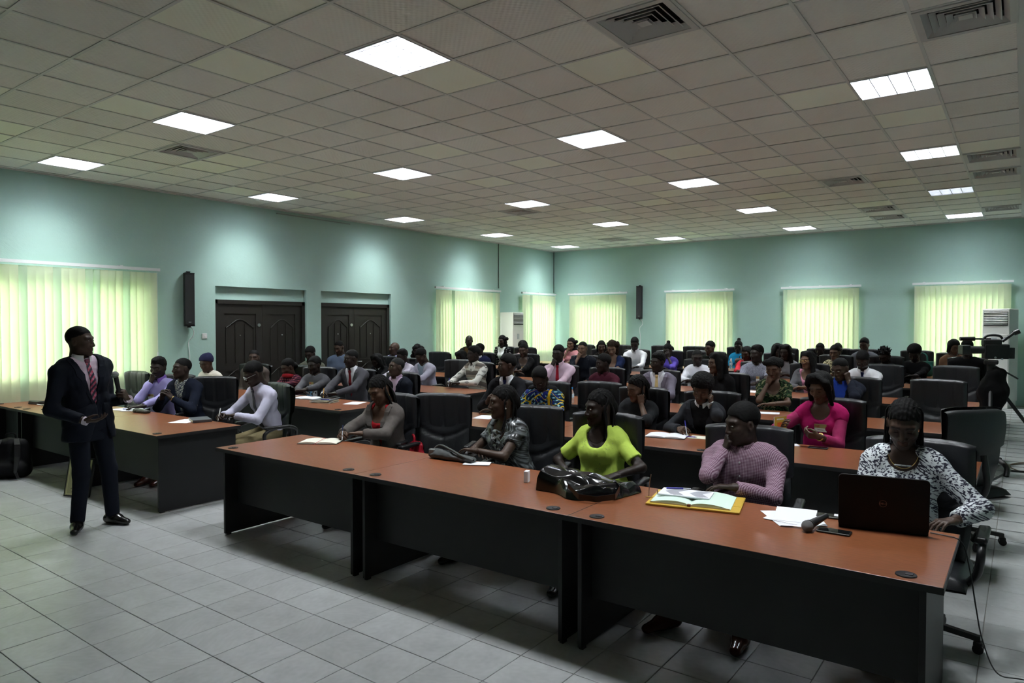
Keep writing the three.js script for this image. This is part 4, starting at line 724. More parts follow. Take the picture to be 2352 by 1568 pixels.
front1.P3 = sit('P3', { x: -3.39, z: -4.45, top: 1.3, row: 0, f: 1, face: -0.25, lean: .2, hy: -0.5, hp: .02, hair: 'cornrow', tone: 'brown', R: 'fold', L: 'fold', reach: .46, pump: 1, skirt: 1, cturn: .6, cx: .12, cz: -.02, feet: { R: [-.05, .5, 0], L: [.08, .62, .1] }, who: 'woman in the satin blouse',
  label: 'woman in a shiny grey short-sleeved satin blouse with cornrow braids, looking left', wear: C => { const m = cloth([1, 1, 1], .28, satin), f = W.top(C, m, { len: .5, e: .022, name: 'blouse', neck: .058, low: .05 }); W.earring(C, pearl); for (const sx of [-1, 1]) { const pts = [], w = []; for (let i = 0; i < 26; i++) { const p = front(C, f, sx * (.03 + .012 * Math.sin(i * 1.3)) * (1 - i / 60), -.05 - i * .013); if (p) { pts.push(p.addScaledVector(C.F, .004 + .007 * Math.sin(i * 1.7 + sx))); w.push(.045); } } if (pts.length > 3) part('ruffle', ribbon(pts, w, .004, C.X, C.F), m, C.g); } } });
front1.P4 = sit('P4', { x: -2.53, z: -4.5, top: 1.31, row: 0, f: 1, face: 0.12, lean: .02, side: -.04, hy: -0.7, hp: .04, hair: 'braids', tone: 'deep', R: { w: V(-.22, .72, .2), d: V(.35, -.35, .8), n: V(.3, -1, 0), curl: .4, pole: V(-1, -.3, -.6) }, L: { w: V(.2, .74, .3), d: V(-.75, -.2, .6), n: V(-.2, -1, 0), curl: .4, pole: V(1, -.3, -.4) }, pump: 1, feet: { R: [-.06, .62, .1], L: [.1, .5, .1] }, who: 'woman in the lime blouse',
  label: 'woman in a bright lime-yellow short-sleeved blouse with long thin braids', pants: [.02, .02, .025], wear: C => { const m = cloth([.54, .72, .12], .7), f = W.top(C, m, { len: .72, e: .017, name: 'blouse', neck: .066, low: .045 }); const st = []; for (const [x0, w, y0, y1, n] of [[-.105, .05, -.05, -.13, 26], [.105, .05, -.05, -.13, 26], [0, .075, -.16, -.36, 60]]) for (let i = 0; i < n; i++) { const p = front(C, f, x0 + rr(-w / 2, w / 2), rr(y1, y0)); if (p) { const b = new THREE.OctahedronGeometry(.0032); b.translate(p.x, p.y, p.z); st.push(b); } } if (st.length) { const d = part('beading', st, std(lin(.25, .3, .12), .4), C.g); d.userData.kind = 'stuff'; } W.necklace(C, lashMat, f, .12); } });
front1.P5 = sit('P5', { x: -1.46, z: -4.45, top: 1.29, row: 0, face: 0.06, lean: .1, side: -.02, hy: -0.78, hp: .1, hair: 'short', tone: 'dark', bulk: 1.17, wide: 1.2, R: { base: 'mouth', pole: V(-.85, -1, .3) }, L: { base: 'fold', pole: V(1, -.7, -.1) }, reach: .42, cturn: .1, shoe: shoeBrown, pants: [.012, .013, .018], feet: { R: [-.26, .72, -.5], L: [.16, .7, .05] }, who: 'man in the purple checked shirt',
  label: 'man in a purple and white small-checked shirt resting his fist against his mouth', wear: C => { const m = cloth([1, 1, 1], .85, gingham); const f = shirt(m, { buttons: whiteBright })(C); W.badge(C, f, badgeMat, -.04, -.43, .085, .06); } });
front1.P6 = sit('P6', { x: -.53, z: -4.4, top: 1.37, row: 0, f: 1, face: 0.08, lean: .12, hy: -0.02, hp: .42, hr: -.03, hair: 'cornrow', tone: 'brown', shut: 1, R: { w: V(-.16, .79, .42), d: V(.35, .05, .8), n: V(0, -1, 0), curl: .45 }, L: { w: V(.24, .775, .34), d: V(-.6, .0, .7), n: V(0, -1, 0), curl: .45, pole: V(1, -.6, -.2) }, coff: .02, cturn: -.1, cx: .06, pump: 1, pants: [.015, .015, .016], who: 'woman at the laptop',
  label: 'woman in a black and white print blouse with braided hair, looking down at a laptop', wear: C => { const m = cloth([1, 1, 1], .75, printBW), f = W.top(C, m, { len: 1.86, e: .02, name: 'blouse', neck: .068, low: .03 }); W.necklace(C, M.gold, f, .11); const p = front(C, f, 0, -.075); if (p) { const b = rbox(.085, .008, .01, .003); b.applyMatrix4(new THREE.Matrix4().makeBasis(C.X, C.U, C.F)); p.addScaledVector(C.F, .01).addScaledVector(C.U, .012); b.translate(p.x, p.y, p.z); part('neck_band', b, m, C.g); } } });
// front row, left block
front1.A1 = sit('A1', { x: -8.98, z: -4.45, top: 1.38, row: 0, face: 0.4, lean: .12, hy: 0.15, hp: .12, hair: 'high', tone: 'deep', R: 'mouth', L: 'desk', coff: .0, cz: -.1, who: 'man in the mauve shirt', label: 'man in a mauve long-sleeved shirt holding his hand to his nose', wear: shirt(cloth([.36, .33, .62]), { collar: cloth([.2, .12, .42]), badge: [-.07, -.2] }) });
front1.A2 = sit('A2', { x: -8.47, z: -4.5, top: 1.37, row: 0, face: 0.3, lean: .2, hy: -0.35, hp: -.06, hair: 'low', tone: 'dark', R: { base: 'clasp' }, L: { base: 'clasp' }, chair: false, shoe: shoeBrown, feet: { R: [.35, 1.0, .1], L: [.5, .95, .2] }, who: 'man in the navy blazer', label: 'man in a navy blazer over a floral shirt with his raised hands clasped', wear: C => { const f = W.top(C, cloth([1, 1, 1], .8, floral), { len: .9, e: .014, name: 'shirt' }); W.jacket(C, cloth([.012, .016, .03]), { v: .46, wide: .085, e: .024, open: .2 }); W.watch(C, 'L', M.gold); } });
front1.A3 = sit('A3', { x: -6.86, z: -4.4, top: 1.38, row: 0, face: -0.05, lean: .3, hy: -0.3, hp: .45, hair: 'short', tone: 'dark', R: 'write', L: 'fold', reach: .5, cturn: -.05, green: 1, pants: [.17, .14, .075], shoe: shoeTan, who: 'man with the dark striped tie', label: 'man in a pale grey shirt, dark striped tie and glasses writing with a white pen', wear: C => { shirt(cloth([.47, .46, .58]), { tie: cloth([1, 1, 1], .6, tieStripe) })(C); W.glasses(C, M.metal); } });
penIn(front1.A3, 'R', [M.white, M.white], 'white pen in the hand of the man with glasses');
// second row, left block
sit('B1', { x: -10.33, z: -5.85, top: 1.34, f: 1, face: 0.3, lean: .3, hy: 0.0, hp: .3, hair: 'wrap', hairMat: cloth([.02, .022, .06]), tone: 'brown', R: 'lap', L: 'lap', chair: false, who: 'woman in cream', label: 'woman in a cream top with a navy blue head wrap, looking down', wear: tee(cloth([.66, .62, .54]), { len: 1.4, name: 'top', e: .022 }) });
sit('B2', { x: -10.34, z: -6.72, top: 1.36, face: 0.45, lean: .05, hy: 0.3, hp: 0, hair: 'low', tone: 'brown', R: 'lap', L: 'lap', green: 1, cx: -.1, who: 'man in the brown kaftan', label: 'man in a dull brown kaftan seated by the left door, facing the camera', wear: tee(cloth([.085, .068, .06]), { len: 1.9, name: 'kaftan', e: .02 }) });
sit('B3', { x: -9.51, z: -6.75, top: 1.24, row: 1, f: 1, face: 0.2, lean: .25, hy: -0.3, hp: .32, hair: 'bun', tone: 'brown', R: 'fold', L: 'fold', green: 1, who: 'woman with the red scarf', label: 'woman with a red scarf and plaid sleeves leaning low over the desk', wear: C => { W.top(C, cloth([1, 1, 1], .85, plaid), { len: 1.9, e: .018, name: 'top' }); const g = new THREE.TorusGeometry(.072, .034, 8, 20); g.rotateX(1.35); const m = part('scarf', g, cloth([.36, .02, .03]), C.g); m.position.copy(C.C7).addScaledVector(C.F, .03).addScaledVector(C.U, .015); } });
sit('B4', { x: -8.8, z: -6.75, top: 1.3, row: 1, face: 0.45, lean: .12, hy: -0.35, hp: .12, hair: 'short', tone: 'deep', R: 'fold', L: 'fold', who: 'man in the grey printed t-shirt', label: 'man in a grey long-sleeved t-shirt with a pale blue and white chest print', wear: tee(cloth([.085, .085, .095]), { len: 1.7, badge: [-.02, -.12, .07, .07], then: (C, f) => { const t = canvasTex(96, 64, (c, w, h) => { c.fillStyle = '#55555a'; c.fillRect(0, 0, w, h); c.fillStyle = '#7fb3d8'; c.fillRect(6, 6, 44, 52); c.fillStyle = '#dfe3e6'; c.fillRect(54, 8, 36, 46); c.fillStyle = '#333'; for (let i = 0; i < 5; i++) c.fillRect(10 + i * 16, 10 + (i % 3) * 8, 8, 14); }); W.badge(C, f, std(0xffffff, .9, { map: t }), -.02, -.27, .2, .13, 'chest_print'); } }) });
const B5 = sit('B5', { x: -7.95, z: -6.75, top: 1.42, row: 1, face: 0.2, lean: .2, hy: -0.45, hp: .1, hair: 'low', tone: 'deep', R: 'write', L: 'fold', who: 'man in the grey suit with the red tie', label: 'man in a dark grey suit, white shirt and red tie writing with an orange pen', wear: C => { suit(cloth([.07, .069, .08]), whiteC, cloth([.2, .015, .02]), { v: .42, wide: .095, badge: 1 })(C); W.cuff(C, 'R', whiteC); } });
penIn(B5, 'R', [orangePen, orangePen], 'orange pencil in the hand of the man with the red tie');
sit('C4', { x: -6.98, z: -6.75, top: 1.33, row: 1, face: 0.1, lean: .08, hy: -0.4, hp: -.1, hair: 'low', hairMat: hairGrey, tone: 'brown', R: 'lap', L: 'lap', who: 'man in the black blazer and pink striped shirt', label: 'man in a black blazer with an open pink striped shirt, head raised to the left', wear: C => { const st = cloth([1, 1, 1], .85, pinstripe); const f = W.top(C, st, { len: 1, e: .013 }); W.jacket(C, navy, { v: .34, wide: .1 }); W.collar(C, st, { open: .6, drop: .05 }); W.badge(C, f, badgeMat, .02, -.27, .08, .06); } });
// third row, left block, and the people along the left wall
sit('C1', { x: -10.5, z: -7.95, top: 1.37, face: 0.5, lean: .2, hy: -0.2, hp: .35, hair: 'short', tone: 'deep', R: 'lap', L: 'lap', chair: false, who: 'man in the olive shirt', label: 'man in an olive grey shirt between the two double doors, head bowed', wear: shirt(cloth([.115, .12, .095])) });
sit('C2', { x: -10.42, z: -8.55, top: 1.45, face: .45, lean: .12, hy: -.2, hp: .3, hair: 'low', tone: 'brown', R: 'lap', L: 'lap', cx: -.08, who: 'man in the blue-grey kaftan', label: 'man in a blue-grey round-necked kaftan in front of the right double door', wear: tee(cloth([.12, .16, .24]), { len: 1.8, name: 'kaftan', e: .018 }) });
sit('C3', { x: -9.9, z: -9.0, top: 1.17, f: 1, face: 0.3, lean: .5, hy: -0.3, hp: .5, hair: 'long', tone: 'deep', R: 'fold', L: 'fold', row: 2, who: 'person bent low in black', label: 'person in black with dark hair bent low over the desk before the right door', wear: C => { W.top(C, black, { len: 1.9, e: .024, name: 'jacket' }); W.collar(C, whiteC); } });
sit('E1', { x: -10.3, z: -9.9, top: 1.37, face: 0.2, lean: .05, hy: -0.4, hp: -.12, hair: 'none', tone: 'brown', R: 'lap', L: 'lap', chair: false, who: 'bald man', label: 'bald bearded man in a lavender shirt beside the right double door', wear: tee(cloth([.36, .36, .62]), { len: .9, name: 'shirt', e: .02 }) });
sit('E2', { x: -10.05, z: -10.3, top: 1.32, f: 1, face: .1, lean: .15, hy: .7, hp: .2, hair: 'wavy', tone: 'deep', R: 'lap', L: 'lap', cx: .02, cz: -.5, who: 'woman with curly hair by the door', label: 'woman with short curly dark hair half hidden behind the bald man', wear: tee(cloth([.2, .19, .17]), { len: 1.2, name: 'top' }) });
sit('E3', { x: -9.14, z: -8.95, top: 1.31, row: 2, face: 0.15, lean: .2, hy: -0.3, hp: .2, hair: 'high', tone: 'deep', R: 'desk', L: 'fold', who: 'man in the white striped shirt', label: 'man in a thin-striped white shirt sitting left of the pale grey blazer', wear: shirt(cloth([1, 1, 1], .85, stripes)) });
sit('E4', { x: -8.55, z: -8.8, top: 1.33, row: 2, face: 0.0, lean: .28, hy: -0.15, hp: .5, hair: 'short', tone: 'dark', R: 'fold', L: 'fold', chair: false, who: 'man in the pale blazer', label: 'man in a pale grey-lilac blazer with a lanyard badge, looking down', wear: C => { const f = W.top(C, cloth([.2, .25, .3]), { len: .9, e: .013, name: 'shirt' }); W.jacket(C, cloth([.36, .35, .43]), { v: .36, wide: .085 }); W.badge(C, f, badgeMat, -.02, -.22, .08, .07); } });
const D1 = sit('D1', { x: -7.31, z: -8.8, top: 1.41, row: 2, face: -0.1, lean: .16, hy: -0.42, hp: .05, hair: 'high', tone: 'deep', R: 'write', L: 'fold', who: 'man in the knitted vest', label: 'man in a striped knitted vest over a pale argyle shirt, writing', wear: C => { shirt(cloth([1, 1, 1], .9, argyle))(C); const v = sdf([...C.torso(.022), ...C.neckCut(.075, .03)], C.hc, C.fold); part('knitted_vest', v.g, cloth([1, 1, 1], .95, vest), C.g); W.badge(C, v, badgeMat, .0, -.26, .07, .04); } });
penIn(D1, 'R', [clearPen, blueInk], 'blue pen in the hand of the man in the knitted vest');
// second row, right block
sit('F1', { x: -4.96, z: -6.6, top: 1.44, row: 1, face: 0.08, lean: .1, hy: -0.7, hp: 0, hair: 'short', tone: 'brown', R: 'clasp', L: 'fold', who: 'man in the black suit with the blue tie', label: 'man in a black suit, white shirt and dark blue tie gazing left', wear: suit(cloth([.0125, .0125, .015]), whiteBright, cloth([.012, .016, .07]), { v: .34, wide: .09 }) });
const F2 = sit('F2', { x: -4.38, z: -6.4, top: 1.3, row: 1, face: 0.3, lean: .3, hy: -0.15, hp: .72, hair: 'receding', tone: 'deep', R: 'write', L: 'fold', bulk: 1.08, who: 'man in the wax-print shirt', label: 'balding man in a blue and yellow wax-print shirt with head bowed', wear: tee(cloth([1, 1, 1], .8, ankara), { len: .85, name: 'shirt', e: .024, then: C => { part('black_yoke', sdf([bone(C.C7.clone().addScaledVector(C.X, -.12).addScaledVector(C.F, -.02), C.C7.clone().addScaledVector(C.X, .12).addScaledVector(C.F, -.02), .06)], .014).g, black, C.g); } }) });
penIn(F2, 'R', [blueInk, blueInk], 'blue pen in the hand of the man in the wax-print shirt');
sit('F4', { x: -3.22, z: -6.5, top: 1.27, row: 1, f: 1, face: 0.05, lean: .25, side: .05, hy: -0.55, hp: .25, hr: -.12, hair: 'braids', tone: 'warm', shut: 1, R: 'fold', L: 'cheek', who: 'braided woman leaning on her hand', label: 'woman in a charcoal top with long braids leaning her cheek on her hand', wear: tee(cloth([.014, .015, .017]), { len: 1.25, name: 'top', e: .02, neck: .066 }) });
const F5 = sit('F5', { x: -2.49, z: -6.45, top: 1.32, row: 1, f: 1, face: 0.18, lean: .25, side: .03, hy: -0.05, hp: .45, hr: -.12, hair: 'afro', tone: 'warm', shut: 1, R: 'write', L: 'cheek', cx: .08, who: 'woman in the charcoal suit', label: 'woman in a charcoal suit with white collar, cheek on fist, writing', wear: C => { W.top(C, black, { len: .8, e: .012, name: 'top' }); W.jacket(C, cloth([.028, .03, .036]), { v: .42, wide: .1, name: 'suit_jacket' }); W.collar(C, whiteBright, { drop: .06, open: .25 }); W.cuff(C, 'L', whiteBright, .86, .04); } });
penIn(F5, 'R', [clearPen, blueInk], 'blue pen in the hand of the woman in the charcoal suit');
sit('F7', { x: -1.46, z: -6.55, top: 1.37, row: 1, f: 1, face: 0.0, lean: .12, hy: -0.28, hp: .36, hair: 'weave', tone: 'warm', shut: 1, R: { w: V(-.24, .86, .42), d: V(.1, .7, .6), n: V(.9, 0, .2), curl: .5, pole: V(-1, -.6, 0) }, L: { w: V(.06, .84, .43), d: V(-.9, .1, .3), n: V(-.2, .6, -.6), curl: .8 }, cx: .06, who: 'woman in magenta', label: 'woman in a magenta blouse with sheer pink sleeves and a name badge', wear: C => { const f = W.top(C, cloth([.36, .008, .10], .8), { len: .25, e: .016, name: 'blouse', neck: .066, low: .045 }); part('sleeve', sdf(C.sleeves(.012, 1.75), C.hc, C.fold).g, cloth([.3, .025, .10], .8), C.g); W.badge(C, f, badgeMat, .015, -.185, .1, .068); W.watch(C, 'L', M.gold); } });
// third row, right block
sit('G2', { x: -5.71, z: -8.9, top: 1.44, row: 2, face: 0.25, lean: .14, hy: -0.15, hp: .05, hair: 'short', tone: 'deep', R: 'mouth', L: 'fold', who: 'man in the pink shirt', label: 'man in a pale pink shirt and red tie covering his mouth with his hand', wear: shirt(cloth([.62, .46, .56]), { tie: cloth([.38, .015, .03]) }) });
sit('G3', { x: -4.88, z: -8.8, top: 1.33, row: 2, face: 0.12, lean: .12, hy: -0.8, hp: .05, hair: 'short', tone: 'deep', R: 'lap', L: 'fold', who: 'man in the maroon shirt', label: 'man in a dark maroon polo shirt with a badge, looking left', wear: shirt(cloth([.06, .011, .022]), { len: .75, badge: [-.03, -.26, .09, .05] }) });
sit('G4', { x: -4.03, z: -8.8, top: 1.38, row: 2, face: 0.2, lean: .08, hy: -0.52, hp: .02, hair: 'high', tone: 'deep', R: 'lap', L: 'fold', who: 'man in the grey suit with the yellow tie', label: 'man in a mauve-grey suit with a yellow tie and name badge', wear: suit(cloth([.16, .145, .19]), whiteC, cloth([1, 1, 1], .6, yellowTie), { v: .4, wide: .1, badge: 1 }) });
sit('G6', { x: -3.21, z: -8.8, top: 1.39, row: 2, f: 1, face: 0.05, lean: .1, hy: -0.78, hp: .05, hair: 'long', tone: 'warm', R: 'lap', L: 'lap', cx: .1, who: 'long-haired woman in black', label: 'woman in black with long swept dark hair, head turned left', wear: C => { W.top(C, black, { len: 1.9, e: .02, name: 'jacket' }); W.collar(C, cloth([.35, .35, .33])); } });
sit('G8', { x: -2.48, z: -8.75, top: 1.35, row: 2, f: 1, face: 0.12, lean: .2, hy: -0.1, hp: .25, hair: 'sidepuff', tone: 'warm', shut: 1, R: 'mouth', L: 'fold', chair: false, who: 'woman in the leaf-print top', label: 'woman in a green camouflage-patterned top with her hand to her mouth', wear: C => { tee(cloth([1, 1, 1], .85, camo), { len: .8, name: 'top', low: .06 })(C); W.earring(C, pearl); } });
sit('G9', { x: -1.75, z: -8.8, top: 1.36, row: 2, face: 0, lean: .22, hy: -0.38, hp: .3, hr: .08, hair: 'low', tone: 'brown', R: 'fold', L: 'cheek', cx: .12, cz: .0, who: 'man in navy with the bright blue shirt', label: 'man in a navy jacket over a bright blue shirt, hand over his face', wear: C => { W.top(C, cloth([.02, .055, .33]), { len: .9, e: .013 }); W.jacket(C, cloth([.012, .015, .026]), { v: .3, wide: .1 }); W.collar(C, cloth([.03, .08, .5])); } });
// fourth row
sit('G1', { x: -7.9, z: -11.05, top: 1.34, row: 3, f: 1, face: 0.35, lean: .1, hy: -0.2, hp: .12, hair: 'pony', tone: 'brown', R: 'fold', L: 'fold', who: 'woman in the black blazer with a white badge', label: 'woman in a black blazer with a white name badge, hair pulled back', wear: openJacket(black, cloth([.03, .028, .03]), { badge: [.03, -.17, .1, .05] }) });
sit('H22', { x: -9.03, z: -11.05, top: 1.32, row: 3, face: 0.2, lean: .15, hy: -0.9, hp: .05, hair: 'low', tone: 'deep', R: 'lap', L: 'lap', who: 'man with the broad white collar', label: 'man in a navy jacket with a broad white collar, turned away left', wear: C => { W.top(C, cloth([.012, .016, .05]), { len: 1.9, e: .022, name: 'jacket' }); W.collar(C, whiteBright, { drop: .09 }); } });
sit('H24', { x: -9.14, z: -10.55, top: 1.17, row: undefined, f: 1, face: -.1, lean: .5, hy: -.2, hp: .5, hair: 'long', tone: 'deep', R: 'lap', L: 'lap', chair: false, y: .07, who: 'woman in teal', label: 'woman in dark teal bent over behind the empty third-row chair', wear: tee(cloth([.015, .06, .08]), { len: 1.2, name: 'top' }) });
sit('H17', { x: -6.59, z: -11.1, top: 1.39, row: undefined, face: 0.25, lean: .16, hy: -0.15, hp: .1, hair: 'low', tone: 'light', R: 'mouth', L: 'lap', who: 'man in navy covering his mouth', label: 'lighter-skinned man in a dark navy suit with his hand over his mouth', wear: openJacket(navy, navy, { low: 0 }) });
sit('H16', { x: -5.98, z: -11.1, top: 1.42, row: 3, f: 1, face: 0.15, lean: .2, hy: 0.15, hp: .45, hair: 'wavy', hairMat: hairBrown, tone: 'light', R: 'fold', L: 'fold', who: 'woman in the navy off-shoulder top', label: 'woman in a navy off-shoulder top with a big brown curly bob, looking down', wear: tee(cloth([.012, .022, .07]), { len: .7, low: .1, name: 'top', neck: .09 }) });
sit('G5', { x: -4.35, z: -11.05, top: 1.29, row: 3, face: 0.1, lean: .2, hy: 0.4, hp: .2, hair: 'low', hairMat: hairGrey, tone: 'deep', R: 'fold', L: 'fold', who: 'man in the plain white shirt behind the long-haired woman', label: 'man in a loose plain white shirt behind the long-haired woman', wear: tee(whiteC, { len: 1.9, name: 'shirt', e: .02 }) });
sit('G7', { x: -3.35, z: -10.95, top: 1.4, row: 3, face: 0.1, lean: .1, hy: -0.6, hp: .02, hair: 'high', tone: 'deep', R: 'desk', L: 'fold', who: 'man in the speckled t-shirt', label: 'man in a speckled blue-grey t-shirt with a badge, looking left', wear: tee(cloth([1, 1, 1], .9, speck), { len: .7, badge: [.03, -.22, .05, .08] }) });
sit('H3', { x: -2.59, z: -10.9, top: 1.32, row: 3, f: 1, face: 0.05, lean: .1, hy: -0.5, hp: .08, hair: 'long', tone: 'light', R: 'fold', L: 'fold', who: 'woman with long dark hair and glasses', label: 'woman with very long dark hair, glasses and a pink top under grey', wear: C => { openJacket(cloth([.1, .1, .11]), cloth([.62, .25, .36]))(C); W.glasses(C, M.gold); } });
sit('H1', { x: -1.85, z: -10.9, top: 1.33, row: 3, face: 0, lean: .25, hy: .05, hp: .6, hair: 'short', tone: 'deep', R: 'fold', L: 'fold', cx: .2, cz: -.1, who: 'man in the white shirt and navy tie', label: 'man in a crisp white shirt and navy tie bending his head down', wear: shirt(whiteBright, { tie: cloth([.01, .014, .06]) }) });
// fifth row
const row5 = [
  ['H20', -9.43, -13.15, 1.29, 1, 'afro', 'brown', 'woman in pale pink behind the black blazer', tee(cloth([.6, .38, .4]), { len: 1, name: 'top' }), -.1, .1, 'lap', 'lap'],
  ['H18', -8.19, -13.3, 1.36, 1, 'wavy', 'light', 'smiling woman in pink with shoulder-length curls', tee(cloth([.62, .28, .3]), { len: 1.2, name: 'top' }), -.2, .05, 'mouth', 'fold'],
  ['H19', -7.41, -13.3, 1.31, 1, 'bob', 'brown', 'woman with a dark bob half hidden by the curly-haired woman', tee(black, { len: 1, name: 'top' }), .3, .12, 'fold', 'fold'],
  ['H15', -6.62, -13.3, 1.39, 0, 'short', 'deep', 'man in a white shirt below the slim back-wall loudspeaker', shirt(whiteBright), .1, .35, 'desk', 'desk'],
  ['H14', -5.86, -13.25, 1.33, 1, 'topbun', 'deep', 'woman in a violet blouse with a top bun, hand on her brow', tee(cloth([.12, .085, .46]), { len: 1.3, name: 'blouse' }), -.2, .25, 'fold', 'brow'],
  ['H13', -4.95, -13.2, 1.34, 0, 'short', 'brown', 'man in a very dark green shirt in front of the third window', tee(cloth([.014, .018, .015]), { len: 1, name: 'shirt' }), -.5, .1, 'lap', 'lap'],
  ['H12', -4.22, -13.15, 1.21, 1, 'bob', 'brown', 'person in red mostly hidden behind the speckled t-shirt', tee(cloth([.5, .03, .045]), { len: 1.3, name: 'top' }), -.4, .2, 'fold', 'fold'],
  ['H9', -3.67, -13.3, 1.31, 1, 'long', 'deep', 'woman with long straight dark hair left of the fourth window', tee(cloth([.03, .04, .045]), { len: 1.4, name: 'top' }), .7, .2, 'lap', 'lap'],
  ['H4', -3.36, -12.6, 1.33, 1, 'long', 'deep', 'woman in a pale grey top with her chin on her hand', tee(cloth([.3, .31, .34]), { len: .8, name: 'top' }), -.3, .12, 'mouth', 'fold'],
  ['H6', -2.66, -13.1, 1.31, 1, 'bun', 'warm', 'woman in a beige mottled jacket with hair tied back', tee(cloth([1, 1, 1], .9, beigeCamo), { len: 1.9, name: 'jacket', e: .02 }), -.2, .12, 'fold', 'fold'],
  ['H5', -1.9, -13.1, 1.27, 1, 'locs', 'deep', 'person in black with short spiky locs bent forward', tee(black, { len: 1.9, name: 'top' }), -.3, .5, 'fold', 'fold'],
  ['H8', -1.5, -13.5, 1.32, 0, 'afro', 'deep', 'person in black with a round afro beside the teal bag', tee(black, { len: 1.9, name: 'top' }), -.2, .5, 'fold', 'fold'],
];
for (const [id, x, z, top, f, hair, tone, who, wear, hy, hp, R, L] of row5) sit(id, { x, z, top, f, hair, tone, who, wear, hy, hp, R, L, row: 4, face: .45 * Math.atan2(-x, -z), lean: .16, chair: !['H4', 'H12', 'H8'].includes(id), label: who });
sit('H21', { x: -10.15, z: -13.3, top: 1.4, f: 1, face: .1, lean: .05, hy: -.1, hp: .1, hair: 'wavy', tone: 'deep', R: 'lap', L: 'lap', who: 'woman in the dotted black jacket', label: 'woman in a black white-dotted jacket over white, with chin-length curls, by the left air conditioner', wear: C => { W.top(C, whiteBright, { len: .8, e: .012, name: 'top' }); W.jacket(C, cloth([1, 1, 1], .8, dots), { v: .5, wide: .1, open: .3, lapel: 0 }); } });
sit('H23', { x: -10.35, z: -12.3, top: 1.43, face: .2, lean: .0, hy: .1, hp: .1, hair: 'none', tone: 'deep', R: 'lap', L: 'lap', who: 'bald man in dark clothes', label: 'bald man in a dark jacket in front of the left-wall window blind', wear: openJacket(cloth([.02, .02, .022]), cloth([.12, .07, .03]), { low: 0 }) });
// last row
for (const [id, x, z, top, f, hair, tone, who, wear, hy, hp] of [
  ['H11', -5.05, -15.2, 1.33, 1, 'topbun', 'deep', 'person in a cyan t-shirt with a topknot by the back wall', tee(cloth([.02, .32, .62]), { len: .7 }), 0, .1],
  ['H7', -2.55, -15.2, 1.36, 0, 'short', 'brown', 'man in a grey shirt against the back wall between two windows', tee(cloth([.12, .12, .14]), { len: .8, name: 'shirt' }), -.2, .2],
  ['H10', -3.38, -15.2, 1.17, 0, 'low', 'deep', 'bowed dark head of a person in black, left of the beige jacket', tee(black, { len: 1.9, name: 'top' }), -.3, .3],
  ['H10b', -3.05, -15.35, 1.13, 0, 'low', 'deep', 'lower bowed head of a person in dark grey, close to the beige jacket', tee(cloth([.03, .03, .033]), { len: 1.9, name: 'top' }), .3, .3],
  ['H26', -.73, -13.3, 1.42, 0, 'short', 'deep', 'person in black half hidden behind the video camera', tee(black, { len: 1.9, name: 'top' }), 0, .1],
  ['H25', -.98, -14.6, 1.37, 1, 'bob', 'warm', 'woman in brown with a dark bob at the right end of the last row', tee(cloth([.16, .085, .05]), { len: 1.5, name: 'top' }), .6, .3]]) sit(id, { x, z, top, f, hair, tone, who, wear, hy, hp, R: 'lap', L: 'lap', row: 5, face: .45 * Math.atan2(-x, -z), lean: .15, label: who });

